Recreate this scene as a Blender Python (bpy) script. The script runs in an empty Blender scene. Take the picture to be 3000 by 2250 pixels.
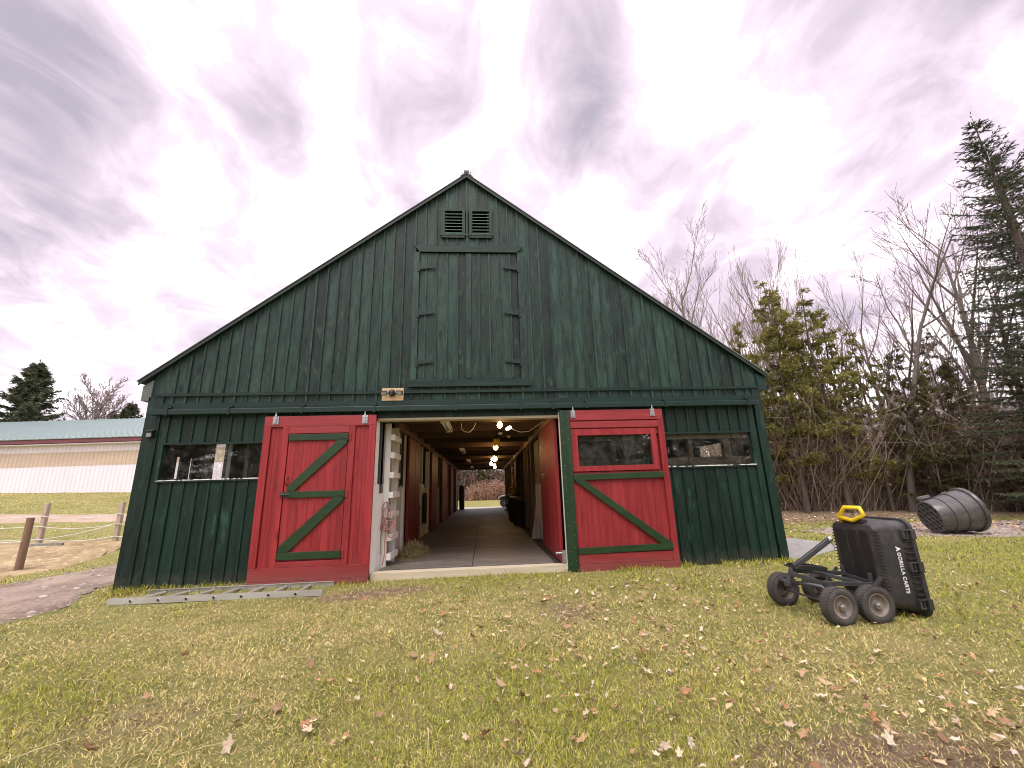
import bpy, bmesh, math, random
import numpy as np
from mathutils import Vector, Matrix, Euler
random.seed(7); rng = np.random.default_rng(7)
R = math.radians
sc = bpy.context.scene
C = sc.collection

# ------------------------------------------------------------------ camera
cam_d = bpy.data.cameras.new('camera'); cam = bpy.data.objects.new('camera', cam_d); C.objects.link(cam)
cam_d.sensor_fit = 'HORIZONTAL'; cam_d.sensor_width = 36.0; cam_d.lens = 1203.73/3000*36.0
cam_d.clip_start = 0.05; cam_d.clip_end = 2000
_yaw, _pit, _rol = R(4.181), R(14.244), R(-1.771)
_f = Vector((math.sin(_yaw)*math.cos(_pit), math.cos(_yaw)*math.cos(_pit), math.sin(_pit)))
_r = Vector((math.cos(_yaw), -math.sin(_yaw), 0)); _u = _r.cross(_f)
_r2 = _r*math.cos(_rol) + _u*math.sin(_rol); _u2 = -_r*math.sin(_rol) + _u*math.cos(_rol)
CAM = Vector((0, -6.839, 1.27))
cam.matrix_world = Matrix(((_r2.x,_u2.x,-_f.x,CAM.x),(_r2.y,_u2.y,-_f.y,CAM.y),(_r2.z,_u2.z,-_f.z,CAM.z),(0,0,0,1)))
sc.camera = cam

# ------------------------------------------------------------------ sun, sky, exposure
SUN_EL, SUN_AZ = R(60), R(205)          # azimuth measured from +Y clockwise: behind the camera, a little to the left
sun_d = bpy.data.lights.new('sun', 'SUN'); sun = bpy.data.objects.new('sun', sun_d); C.objects.link(sun)
sun_d.energy = 1.5; sun_d.angle = R(30); sun_d.color = (1, .96, .9)
_sd = Vector((math.sin(SUN_AZ)*math.cos(SUN_EL), math.cos(SUN_AZ)*math.cos(SUN_EL), math.sin(SUN_EL)))
sun.rotation_euler = _sd.to_track_quat('Z', 'Y').to_euler(); sun.location = _sd*50

world = bpy.data.worlds.new('World'); sc.world = world; world.use_nodes = True
def build_world():
    nt = world.node_tree; nt.nodes.clear(); N = nt.nodes.new; L = nt.links.new
    out = N('ShaderNodeOutputWorld'); mix = N('ShaderNodeMixShader'); L(mix.outputs[0], out.inputs[0])
    sky = N('ShaderNodeTexSky'); sky.sky_type = 'NISHITA'; sky.sun_disc = False
    sky.sun_elevation = SUN_EL; sky.sun_rotation = SUN_AZ
    b1 = N('ShaderNodeBackground'); b1.inputs[1].default_value = .1; L(sky.outputs[0], b1.inputs[0])
    b2 = N('ShaderNodeBackground'); b2.inputs[1].default_value = 1.12
    tc = N('ShaderNodeTexCoord'); sep = N('ShaderNodeSeparateXYZ'); L(tc.outputs['Generated'], sep.inputs[0])
    def M(op, a, b=None, c=None):
        m = N('ShaderNodeMath'); m.operation = op
        for i, v in enumerate((a, b, c)):
            if v is None: continue
            if isinstance(v, (int, float)): m.inputs[i].default_value = v
            else: L(v, m.inputs[i])
        return m.outputs[0]
    z = M('ADD', M('MAXIMUM', sep.outputs[2], 0.0), .32)
    px = M('DIVIDE', sep.outputs[0], z); py = M('DIVIDE', sep.outputs[1], z)
    def noise(sx, sy, off, scale, det, rough, dist=0):
        cb = N('ShaderNodeCombineXYZ'); L(M('MULTIPLY', px, sx), cb.inputs[0]); L(M('MULTIPLY', py, sy), cb.inputs[1]); cb.inputs[2].default_value = off
        n = N('ShaderNodeTexNoise'); n.inputs['Scale'].default_value = scale; n.inputs['Detail'].default_value = det
        n.inputs['Roughness'].default_value = rough; n.inputs['Distortion'].default_value = dist
        L(cb.outputs[0], n.inputs['Vector']); return n.outputs[0]
    def blob(x0, y0, rx, ry, tilt=0):
        dx = M('SUBTRACT', px, x0); dy = M('SUBTRACT', py, y0); c, s = math.cos(tilt), math.sin(tilt)
        u = M('DIVIDE', M('ADD', M('MULTIPLY', dx, c), M('MULTIPLY', dy, s)), rx)
        v = M('DIVIDE', M('SUBTRACT', M('MULTIPLY', dy, c), M('MULTIPLY', dx, s)), ry)
        d = M('ADD', M('MULTIPLY', u, u), M('MULTIPLY', v, v))
        return M('POWER', 2.718, M('MULTIPLY', d, -1.0))
    big = noise(1.0, .8, 3.1, 2.1, 5, .55, .6)
    fine = noise(1.0, .75, 9.4, 5.2, 7, .58, .7)
    amt = M('ADD', M('ADD', M('MULTIPLY', big, .62), M('MULTIPLY', fine, .62)), -.12)
    # the heavier clouds that the sky shows, as masses in the cloud layer
    bl = None
    for x0, y0, rx, ry, ti, st in ((.20, .58, .08, .20, -.25, .30), (-.66, .55, .20, .20, .5, .19), (-.90, .83, .22, .13, .6, .21), (.77, .42, .17, .12, .4, .22), (.80, .64, .12, .10, .3, .12), (-.34, .72, .14, .10, .5, .13),
                                   (-.10, .58, .10, .12, 0, .08), (.56, .90, .12, .12, .5, .12), (-1.06, 1.05, .16, .14, .7, .14)):
        q = M('MULTIPLY', blob(x0, y0, rx, ry, ti), st); bl = q if bl is None else M('ADD', bl, q)
    amt = M('ADD', amt, M('MULTIPLY', bl, M('ADD', M('MULTIPLY', fine, 1.5), -.05)))
    ramp = N('ShaderNodeValToRGB'); e = ramp.color_ramp.elements
    e[0].position = .455; e[0].color = (1.18, 1.10, 1.145, 1); e[1].position = .95; e[1].color = (.24, .22, .265, 1)
    a = e.new(.54); a.color = (.58, .485, .56, 1); b = e.new(.64); b.color = (.44, .37, .43, 1); c_ = e.new(.80); c_.color = (.29, .26, .31, 1)
    L(amt, ramp.inputs[0]); L(ramp.outputs[0], b2.inputs[0])
    mix.inputs[0].default_value = .94; L(b1.outputs[0], mix.inputs[1]); L(b2.outputs[0], mix.inputs[2])
build_world()
sc.view_settings.view_transform = 'Standard'; sc.view_settings.look = 'None'
sc.view_settings.exposure = 0.86; sc.view_settings.gamma = 1.0; sc.view_settings.use_curve_mapping = False
sc.cycles.filter_width = 1.05; sc.cycles.max_bounces = 6; sc.cycles.diffuse_bounces = 3; sc.cycles.glossy_bounces = 3; sc.cycles.transparent_max_bounces = 8

# ------------------------------------------------------------------ helpers
def tag(o, label=None, cat=None, group=None, kind=None):
    if label: o['label'] = label
    if cat: o['category'] = cat
    if group: o['group'] = group
    if kind: o['kind'] = kind
    return o
def empty(name, loc=(0,0,0), label=None, cat=None, group=None, parent=None):
    o = bpy.data.objects.new(name, None); C.objects.link(o); o.location = loc; o.empty_display_size = .2
    if parent: o.parent = parent
    return tag(o, label, cat, group)
def link(name, me, mat=None, parent=None, loc=None):
    o = bpy.data.objects.new(name, me); C.objects.link(o)
    if mat is not None and not me.materials: me.materials.append(mat)
    if parent: o.parent = parent
    if loc is not None: o.location = loc
    return o
class MB:
    def __init__(s): s.v = []; s.f = []
    def add(s, vs, fs):
        n = len(s.v); s.v += [tuple(p) for p in vs]; s.f += [tuple(i+n for i in f) for f in fs]; return s
    def box(s, x0, x1, y0, y1, z0, z1, M=None):
        vs = [Vector((x, y, z)) for z in (z0, z1) for y in (y0, y1) for x in (x0, x1)]
        if M is not None: vs = [M @ v for v in vs]
        return s.add(vs, [(0,2,3,1),(4,5,7,6),(0,1,5,4),(2,6,7,3),(0,4,6,2),(1,3,7,5)])
    def bar(s, a, b, w, h, up=(0,0,1)):
        a, b = Vector(a), Vector(b); d = (b-a).normalized(); up = Vector(up)
        x = d.cross(up)
        if x.length < 1e-4: x = d.cross(Vector((1,0,0)))
        x.normalize(); y = x.cross(d)
        vs = [p + x*(i*w/2) + y*(j*h/2) for p in (a, b) for i, j in ((-1,-1),(1,-1),(1,1),(-1,1))]
        return s.add(vs, [(0,1,2,3),(7,6,5,4),(0,4,5,1),(1,5,6,2),(2,6,7,3),(3,7,4,0)])
    def prism(s, poly, y0, y1):          # poly in x,z
        n = len(poly)
        vs = [(x, y0, z) for x, z in poly] + [(x, y1, z) for x, z in poly]
        return s.add(vs, [tuple(range(n)), tuple(range(2*n-1, n-1, -1))] + [(i, n+i, n+(i+1) % n, (i+1) % n) for i in range(n)])
    def tube(s, pts, rs, n=6, cap=True):
        pts = [Vector(p) for p in pts]
        if not isinstance(rs, (list, tuple)): rs = [rs]*len(pts)
        base = len(s.v); ref = None
        for i, p in enumerate(pts):
            d = (pts[min(i+1, len(pts)-1)] - pts[max(i-1, 0)])
            d = d.normalized() if d.length > 1e-9 else Vector((0,0,1))
            if ref is None: ref = d.orthogonal().normalized()
            x = (ref - d*ref.dot(d)); x = x.normalized() if x.length > 1e-6 else d.orthogonal().normalized()
            ref = x; y = d.cross(x)
            for k in range(n):
                a = 2*math.pi*k/n; q = p + (x*math.cos(a) + y*math.sin(a))*rs[i]; s.v.append((q.x, q.y, q.z))
        for i in range(len(pts)-1):
            for k in range(n):
                s.f.append((base+i*n+k, base+i*n+(k+1) % n, base+(i+1)*n+(k+1) % n, base+(i+1)*n+k))
        if cap and n > 2:
            s.f.append(tuple(base+k for k in range(n-1, -1, -1))); s.f.append(tuple(base+(len(pts)-1)*n+k for k in range(n)))
        return s
    def lathe(s, prof, n=24, M=None, closed=False):   # prof: (r, z) about local Z
        base = len(s.v); m = len(prof)
        for r, z in prof:
            for k in range(n):
                a = 2*math.pi*k/n; q = Vector((r*math.cos(a), r*math.sin(a), z))
                if M is not None: q = M @ q
                s.v.append((q.x, q.y, q.z))
        for i in range(m if closed else m-1):
            j = (i+1) % m
            for k in range(n): s.f.append((base+i*n+k, base+i*n+(k+1) % n, base+j*n+(k+1) % n, base+j*n+k))
        return s
    def build(s, name, mat=None, parent=None, smooth=False, bev=0, loc=None, autosm=False):
        me = bpy.data.meshes.new(name); me.from_pydata(s.v, [], s.f)
        if len(s.f) < 6000:
            bm = bmesh.new(); bm.from_mesh(me); bmesh.ops.recalc_face_normals(bm, faces=bm.faces); bm.to_mesh(me); bm.free()
        if smooth: me.polygons.foreach_set('use_smooth', [True]*len(me.polygons))
        if autosm: me.polygons.foreach_set('use_smooth', [True]*len(me.polygons)); me.set_sharp_from_angle(angle=R(38))
        o = link(name, me, mat, parent, loc)
        if bev:
            b = o.modifiers.new('bevel', 'BEVEL'); b.width = bev; b.segments = 2; b.limit_method = 'ANGLE'
        return o
def boxo(name, mat, parent, x0, x1, y0, y1, z0, z1, bev=0):
    return MB().box(x0, x1, y0, y1, z0, z1).build(name, mat, parent, bev=bev)
def copy_tree(o, parent=None):
    c = o.copy(); C.objects.link(c)
    if parent is not None: c.parent = parent
    for ch in list(o.children): copy_tree(ch, c)
    return c
def npmesh(name, v, f, mat, parent=None, col=None, smooth=False, loc=None):
    """v (n,3) floats, f (m,k) ints, col (m,3) colour for each face"""
    me = bpy.data.meshes.new(name); v = np.asarray(v, np.float32); f = np.asarray(f, np.int32); m, k = f.shape
    me.vertices.add(len(v)); me.vertices.foreach_set('co', v.ravel())
    me.loops.add(m*k); me.loops.foreach_set('vertex_index', f.ravel())
    me.polygons.add(m); me.polygons.foreach_set('loop_start', np.arange(0, m*k, k, dtype=np.int32))
    try: me.polygons.foreach_set('loop_total', np.full(m, k, np.int32))
    except Exception: pass
    if smooth: me.polygons.foreach_set('use_smooth', np.ones(m, bool))
    me.update(calc_edges=True)
    if col is not None:
        a = me.color_attributes.new('tint', 'FLOAT_COLOR', 'CORNER')
        c4 = np.ones((m, k, 4), np.float32); c4[:, :, :3] = np.asarray(col, np.float32)[:, None, :]
        a.data.foreach_set('color', c4.ravel())
    return link(name, me, mat, parent, loc)
_perm = rng.random((64, 64))
def vnoise(x, y, s=1.0, oct=3):
    x = np.asarray(x, float); y = np.asarray(y, float); t = 0; a = 1; tot = 0
    for o in range(oct):
        X = x*s + 17.3*o; Y = y*s + 5.1*o; i = np.floor(X).astype(int); j = np.floor(Y).astype(int); u = X-i; v = Y-j
        u = u*u*(3-2*u); v = v*v*(3-2*v); g = lambda a_, b_: _perm[a_ % 64, b_ % 64]
        t = t + a*((g(i, j)*(1-u)+g(i+1, j)*u)*(1-v) + (g(i, j+1)*(1-u)+g(i+1, j+1)*u)*v); tot += a; a *= .5; s *= 2
    return t/tot

# ------------------------------------------------------------------ materials
def newmat(name):
    m = bpy.data.materials.new(name); m.use_nodes = True; nt = m.node_tree
    p = next(n for n in nt.nodes if n.type == 'BSDF_PRINCIPLED'); return m, nt, p
def c4(c): return (c[0], c[1], c[2], 1)
def srgb(r, g, b):
    t = lambda v: ((v/255+.055)/1.055)**2.4 if v > 10 else v/255/12.92
    return (t(r), t(g), t(b))
def surf(name, base, alt=None, rough=.6, scale=6, axis=None, stretch=12, bump=.2, bdist=.01, spec=.5, metal=0,
         worn=None, worn_scale=2.5, worn_pos=.62, worn_w=.12, rnd=.25, detail=5, rough_var=.1, knots=None, grime=None):
    """painted or raw surface: grain stretched along an axis, per-object tint, patches of wear, fine relief"""
    m, nt, p = newmat(name); N = nt.nodes.new; L = nt.links.new
    alt = alt or tuple(c*.7 for c in base)
    tc = N('ShaderNodeTexCoord'); oi = N('ShaderNodeObjectInfo')
    off = N('ShaderNodeVectorMath'); off.operation = 'MULTIPLY_ADD'; off.inputs[1].default_value = (9.1, 7.3, 5.7)
    cb = N('ShaderNodeCombineXYZ')
    for i in range(3): L(oi.outputs['Random'], cb.inputs[i])
    L(cb.outputs[0], off.inputs[0]); L(tc.outputs['Object'], off.inputs[2])
    mp = N('ShaderNodeMapping'); s = [1, 1, 1]
    if axis is not None: s['XYZ'.index(axis)] = 1/stretch
    mp.inputs['Scale'].default_value = s; L(off.outputs[0], mp.inputs[0])
    n1 = N('ShaderNodeTexNoise'); n1.inputs['Scale'].default_value = scale; n1.inputs['Detail'].default_value = detail; n1.inputs['Roughness'].default_value = .62
    n1.inputs['Distortion'].default_value = .4
    L(mp.outputs[0], n1.inputs['Vector'])
    r1 = N('ShaderNodeValToRGB'); r1.color_ramp.elements[0].position = .32; r1.color_ramp.elements[1].position = .7
    r1.color_ramp.elements[0].color = c4(alt); r1.color_ramp.elements[1].color = c4(base); L(n1.outputs[0], r1.inputs[0])
    col = r1.outputs[0]
    def mixc(fac, a, b, mode='MIX'):
        mx = N('ShaderNodeMix'); mx.data_type = 'RGBA'; mx.blend_type = mode
        (L(fac, mx.inputs[0]) if not isinstance(fac, (int, float)) else setattr(mx.inputs[0], 'default_value', fac))
        L(a, mx.inputs[6])
        (L(b, mx.inputs[7]) if not isinstance(b, tuple) else setattr(mx.inputs[7], 'default_value', c4(b)))
        return mx.outputs[2]
    if rnd:
        mr = N('ShaderNodeMapRange'); mr.inputs[3].default_value = 1-rnd; mr.inputs[4].default_value = 1+rnd; L(oi.outputs['Random'], mr.inputs[0])
        hs = N('ShaderNodeHueSaturation'); L(mr.outputs[0], hs.inputs['Value']); L(col, hs.inputs['Color']); col = hs.outputs[0]
    if knots:
        mk = N('ShaderNodeMapping'); sk = [1, 1, 1]
        if axis is not None: sk['XYZ'.index(axis)] = .45
        mk.inputs['Scale'].default_value = sk; L(off.outputs[0], mk.inputs[0])
        vo = N('ShaderNodeTexVoronoi'); vo.inputs['Scale'].default_value = 3.2; vo.inputs['Randomness'].default_value = 1; L(mk.outputs[0], vo.inputs['Vector'])
        rk = N('ShaderNodeValToRGB'); rk.color_ramp.elements[0].position = .05; rk.color_ramp.elements[1].position = .17
        rk.color_ramp.elements[0].color = (.85, .85, .85, 1); rk.color_ramp.elements[1].color = (0, 0, 0, 1); L(vo.outputs[0], rk.inputs[0])
        col = mixc(rk.outputs[0], col, knots)
    if worn:
        n2 = N('ShaderNodeTexNoise'); n2.inputs['Scale'].default_value = worn_scale; n2.inputs['Detail'].default_value = 7; n2.inputs['Roughness'].default_value = .7
        mw = N('ShaderNodeMapping'); sw = [1, 1, 1]
        if axis is not None: sw['XYZ'.index(axis)] = .4
        mw.inputs['Scale'].default_value = sw; L(off.outputs[0], mw.inputs[0]); L(mw.outputs[0], n2.inputs['Vector'])
        r2 = N('ShaderNodeValToRGB'); r2.color_ramp.elements[0].position = worn_pos; r2.color_ramp.elements[1].position = worn_pos+worn_w
        L(n2.outputs[0], r2.inputs[0]); col = mixc(r2.outputs[0], col, worn)
    if grime:                              # splashed mud near the ground, ragged upper edge
        sx = N('ShaderNodeSeparateXYZ'); L(tc.outputs['Object'], sx.inputs[0]); n3 = N('ShaderNodeTexNoise'); n3.inputs['Scale'].default_value = 7; n3.inputs['Detail'].default_value = 9; n3.inputs['Roughness'].default_value = .75; L(tc.outputs['Object'], n3.inputs['Vector'])
        g1 = N('ShaderNodeMapRange'); g1.inputs[1].default_value = grime[0]; g1.inputs[2].default_value = grime[1]; g1.inputs[3].default_value = .48; g1.inputs[4].default_value = -.05; L(sx.outputs[2], g1.inputs[0])
        g2 = N('ShaderNodeMath'); g2.operation = 'ADD'; L(g1.outputs[0], g2.inputs[0]); L(n3.outputs[0], g2.inputs[1])
        g3 = N('ShaderNodeMapRange'); g3.inputs[1].default_value = .62; g3.inputs[2].default_value = .95; g3.inputs[3].default_value = 0; g3.inputs[4].default_value = .6; L(g2.outputs[0], g3.inputs[0])
        col = mixc(g3.outputs[0], col, grime[2])
    L(col, p.inputs['Base Color'])
    p.inputs['Metallic'].default_value = metal; p.inputs['Specular IOR Level'].default_value = spec
    rr = N('ShaderNodeMapRange'); rr.inputs[3].default_value = max(.02, rough-rough_var); rr.inputs[4].default_value = min(1, rough+rough_var)
    L(n1.outputs[0], rr.inputs[0]); L(rr.outputs[0], p.inputs['Roughness'])
    if bump:
        bp = N('ShaderNodeBump'); bp.inputs['Strength'].default_value = bump; bp.inputs['Distance'].default_value = bdist
        L(n1.outputs[0], bp.inputs['Height']); L(bp.outputs[0], p.inputs['Normal'])
    return m
def tintmat(name, rough=.7, var=.0, trans=0.0, spec=.3):
    m, nt, p = newmat(name); N = nt.nodes.new; L = nt.links.new
    a = N('ShaderNodeVertexColor'); a.layer_name = 'tint'; L(a.outputs[0], p.inputs['Base Color'])
    p.inputs['Roughness'].default_value = rough; p.inputs['Specular IOR Level'].default_value = spec
    if trans:
        t = N('ShaderNodeBsdfTranslucent'); L(a.outputs[0], t.inputs[0]); mx = N('ShaderNodeMixShader'); mx.inputs[0].default_value = trans
        out = next(n for n in nt.nodes if n.type == 'OUTPUT_MATERIAL'); L(p.outputs[0], mx.inputs[1]); L(t.outputs[0], mx.inputs[2]); L(mx.outputs[0], out.inputs[0])
    return m
def glassmat(name, tint=(.93, .95, .93), extra=.05):
    m, nt, p = newmat(name); nt.nodes.remove(p); N = nt.nodes.new; L = nt.links.new
    out = next(n for n in nt.nodes if n.type == 'OUTPUT_MATERIAL')
    t = N('ShaderNodeBsdfTransparent'); t.inputs[0].default_value = c4(tint); g = N('ShaderNodeBsdfGlossy'); g.inputs['Roughness'].default_value = .015
    d = N('ShaderNodeBsdfDiffuse'); d.inputs[0].default_value = (.3, .29, .26, 1)
    fr = N('ShaderNodeFresnel'); fr.inputs[0].default_value = 1.5; ad = N('ShaderNodeMath'); ad.inputs[1].default_value = extra; L(fr.outputs[0], ad.inputs[0])
    mx = N('ShaderNodeMixShader'); L(ad.outputs[0], mx.inputs[0]); L(t.outputs[0], mx.inputs[1]); L(g.outputs[0], mx.inputs[2])
    tc = N('ShaderNodeTexCoord'); n = N('ShaderNodeTexNoise'); n.inputs['Scale'].default_value = 5; n.inputs['Detail'].default_value = 8; L(tc.outputs['Object'], n.inputs['Vector'])
    r = N('ShaderNodeMapRange'); r.inputs[1].default_value = .45; r.inputs[2].default_value = .8; r.inputs[3].default_value = .015; r.inputs[4].default_value = .16; L(n.outputs[0], r.inputs[0])
    m2 = N('ShaderNodeMixShader'); L(r.outputs[0], m2.inputs[0]); L(mx.outputs[0], m2.inputs[1]); L(d.outputs[0], m2.inputs[2]); L(m2.outputs[0], out.inputs[0])
    return m
def emit(name, col, st):
    m, nt, p = newmat(name); p.inputs['Emission Color'].default_value = c4(col); p.inputs['Emission Strength'].default_value = st; p.inputs['Base Color'].default_value = c4(col); return m

GREEN, GREEN_D = (.0125, .047, .035), (.006, .027, .021)
mt = {}
mt['green'] = surf('green_paint', (.0075, .031, .022), (.0028, .0125, .009), rough=.46, scale=11, axis='Z', stretch=6, bump=.8, bdist=.016, worn=(.024, .072, .053), worn_scale=4.2, worn_pos=.585, worn_w=.12, rnd=.34, knots=(.0025, .010, .0075), spec=.32, detail=10, rough_var=.18, grime=(.0, .35, (.06, .055, .04)))
mt['green_up'] = surf('upper_green_paint', (.029, .062, .050), (.004, .014, .0107), rough=.55, scale=11, axis='Z', stretch=5, bump=1.0, bdist=.02, worn=(.044, .078, .064), worn_scale=7.0, worn_pos=.57, worn_w=.14, rnd=.42, knots=(.0025, .007, .006), spec=.28, detail=10, rough_var=.2)  # paler, greyer green for the upper boards and loft door
mt['slat'] = surf('louvre_green', (.05, .13, .085), (.03, .085, .055), rough=.5, scale=9, axis='X', bump=.2, rnd=.2)
mt['green_x'] = surf('green_paint_rail', (.010, .033, .025), (.004, .015, .0115), rough=.5, spec=.3, scale=16, axis='X', stretch=14, bump=.5, bdist=.01, worn=(.30, .36, .32), worn_scale=7, worn_pos=.70, worn_w=.05, rnd=.12)
mt['green_metal'] = surf('green_track_paint', (.009, .031, .024), None, rough=.42, spec=.35, scale=5, bump=.05, rnd=.1, worn=(.03, .08, .065), worn_pos=.66)
mt['brace'] = surf('brace_green', srgb(28, 60, 25), srgb(19, 44, 18), rough=.5, scale=14, axis='X', stretch=6, bump=.2, bdist=.006, rnd=.08)
mt['brace_z'] = surf('post_green', srgb(20, 54, 26), srgb(14, 42, 20), rough=.45, scale=14, axis='Z', stretch=10, bump=.15, bdist=.006, rnd=.05)
RED, RED_D = srgb(152, 47, 51), srgb(124, 32, 36)
mt['red'] = surf('red_paint', RED, RED_D, rough=.52, scale=14, axis='Z', stretch=10, bump=.5, bdist=.010, rnd=.13, spec=.35, knots=srgb(105, 22, 27), worn=srgb(122, 27, 33), worn_pos=.58, worn_scale=3.5, grime=(.0, .45, (.16, .07, .06)))
mt['red_x'] = surf('red_paint_rail', RED, RED_D, rough=.5, scale=18, axis='X', stretch=14, bump=.3, bdist=.008, rnd=.06, worn=srgb(182, 84, 84), worn_pos=.68, worn_scale=5, worn_w=.06, grime=(-.02, .4, (.15, .07, .058)))
mt['red_in'] = surf('red_stall_paint', srgb(140, 28, 31), srgb(100, 20, 21), rough=.5, scale=14, axis='Z', stretch=14, bump=.3, rnd=.1)
mt['white'] = surf('white_paint', (.80, .785, .76), (.68, .66, .63), rough=.55, scale=10, axis='Z', stretch=10, bump=.25, rnd=.06, worn=(.33, .29, .25), worn_pos=.66, worn_scale=4)
mt['oldwood'] = surf('weathered_wood', (.30, .255, .205), (.17, .135, .10), rough=.8, scale=14, axis='Z', stretch=16, bump=.4, rnd=.15)
mt['oldwood_x'] = surf('weathered_plank', (.30, .26, .20), (.19, .16, .12), rough=.8, scale=14, axis='X', stretch=16, bump=.4, rnd=.12)
mt['greywood'] = surf('grey_wood', (.27, .28, .25), (.16, .17, .15), rough=.85, scale=14, axis='Z', stretch=12, bump=.4, rnd=.1)
mt['eavewood'] = surf('grey_green_eave', (.16, .18, .155), (.09, .11, .095), rough=.8, scale=14, axis='Z', stretch=12, bump=.4, rnd=0)
mt['pine'] = surf('raw_pine', (.66, .47, .27), (.52, .34, .18), rough=.6, scale=9, axis='X', stretch=10, bump=.1, rnd=.05, knots=(.35, .17, .07))
mt['sill'] = surf('sill_timber', (.56, .49, .37), (.42, .35, .24), rough=.75, scale=14, axis='X', stretch=16, bump=.35, rnd=.05)
mt['brown'] = surf('dark_joist_wood', (.115, .062, .032), (.05, .027, .015), rough=.75, scale=10, axis='X', stretch=14, bump=.3, rnd=.2)
mt['brown_y'] = surf('plate_wood', (.24, .15, .078), (.15, .09, .046), rough=.75, scale=10, axis='Y', stretch=14, bump=.3, rnd=.12)
mt['brown_z'] = surf('stall_wood', (.13, .08, .045), (.07, .042, .024), rough=.75, scale=10, axis='Z', stretch=14, bump=.3, rnd=.2)
mt['tan'] = surf('tan_ply', (.30, .195, .10), (.22, .14, .075), rough=.7, scale=8, axis='Z', stretch=10, bump=.15, rnd=.12)
mt['mat'] = surf('rubber_mat', (.15, .128, .115), (.085, .073, .066), rough=.62, scale=22, axis='X', stretch=5, bump=.2, bdist=.004, rnd=.12, worn=(.22, .19, .165), worn_pos=.52, worn_scale=2)
mt['void'] = surf('dark_boards', (.035, .025, .02), (.02, .015, .012), rough=.9, scale=8, axis='Z', bump=.2, rnd=.2)
mt['roof'] = surf('metal_roof', (.30, .32, .32), (.22, .24, .24), rough=.45, scale=3, bump=.05, metal=.3, rnd=0)
mt['rake'] = surf('rake_board', (.016, .03, .027), (.01, .02, .018), rough=.6, scale=8, axis='X', bump=.2, rnd=.1)
mt['zinc'] = surf('galvanised_steel', (.50, .50, .51), (.36, .36, .37), rough=.35, scale=20, metal=.85, bump=.05, rnd=.1)
mt['alu'] = surf('aluminium', (.66, .65, .63), (.50, .49, .47), rough=.42, scale=10, axis='X', stretch=8, metal=.55, bump=.08, rnd=.05, worn=(.38, .36, .33), worn_pos=.62, worn_scale=9)
mt['black'] = surf('black_plastic', (.018, .018, .019), (.010, .010, .011), rough=.45, scale=12, bump=.1, bdist=.003, rnd=.1)
mt['blackmetal'] = surf('black_metal', (.06, .061, .064), (.035, .035, .038), rough=.45, scale=9, bump=.06, rnd=.1, worn=(.16, .11, .07), worn_pos=.74, worn_scale=9, worn_w=.05)
mt['glass'] = glassmat('window_glass')
mt['yellow'] = surf('yellow_plastic', (.88, .62, .02), (.80, .54, .02), rough=.42, scale=8, bump=.03, rnd=0)
mt['rope'] = surf('halter_rope', (.42, .20, .17), (.30, .12, .10), rough=.85, scale=40, bump=.4, rnd=.1)
mt['rope_w'] = surf('white_rope', (.75, .74, .68), (.62, .60, .54), rough=.8, scale=30, bump=.2, rnd=.1)
mt['hay'] = surf('hay', (.50, .42, .22), (.34, .28, .13), rough=.9, scale=30, bump=.1, rnd=.1)
mt['concrete'] = surf('concrete', (.36, .335, .325), (.25, .235, .23), rough=.85, scale=5, bump=.2, rnd=0, worn=(.22, .20, .20), worn_pos=.58)
mt['bulb'] = emit('warm_bulb', (1, .66, .26), 11); mt['bulb_w'] = emit('white_lamp', (1, .80, .55), 5)
mt['lampglass'] = surf('lamp_glass', (.30, .30, .30), (.22, .22, .22), rough=.2, scale=6, bump=0, rnd=0)

# ------------------------------------------------------------------ ground
def sstep(a, b, x): t = np.clip((np.asarray(x, float)-a)/(b-a), 0, 1); return t*t*(3-2*t)
def gh(x, y):
    x = np.asarray(x, float); y = np.asarray(y, float)
    base = -0.05*sstep(-.2, -2.2, y) - .06*sstep(-2.5, -5, y) - .05*sstep(.0, -.35, y)*sstep(-.5, -2.6, x)*sstep(-3, -.6, y)
    d = y*.75 - x*.65
    left = np.interp(d, [2, 5, 8, 9.3, 11, 12, 13.6, 15, 18, 29, 36, 60], [-.08, -.06, -.14, -.18, 0.0, .10, .11, .22, .55, 1.72, 1.95, 2.1])
    wl = sstep(-5.2, -7.2, x)
    h = base*(1-wl) + left*wl
    far = sstep(-.0, 3, y)*sstep(-5.2, 0, x)*0
    right = .28*sstep(7, 13, y)*sstep(5, 9, x)
    bank = .10*(vnoise(x, y, .35, 3)-.5)*sstep(5.5, 7, np.abs(x)) + .035*(vnoise(x+9, y, 1.1, 2)-.5)*sstep(.0, -.8, y)
    inside = (np.abs(x+.2) < 5.15) & (y > .05) & (y < 20)
    return np.where(inside, -.06, h + right + bank + far)
def ghf(x, y): return float(gh(x, y))
def soilmap(x, y):                        # bare earth: trodden by the doorway, worn corner near the viewer, under the wood
    d = .72*np.exp(-(((x-2.0)/.9)**2 + ((y+4.6)/.40)**2)) + .9*np.exp(-(((x+1.5)/.8)**2 + ((y+.72)/.25)**2)) + .45*np.exp(-(((x-.9)/.5)**2 + ((y+1.9)/.5)**2))
    d = d + .7*sstep(4.2, 6.5, y+.0*x)*sstep(7, 9, x) + .35*np.exp(-(((x+2.2)/.5)**2 + ((y+3.7)/.4)**2)); return np.clip(d, 0, 1)
def axis_pts(lo, hi, mid, fine, n):
    t = np.linspace(-1, 1, n); k = 5.2
    s = np.sinh(k*t)/math.sinh(k); a = np.where(s < 0, mid + s*(mid-lo), mid + s*(hi-mid)); return a
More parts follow.
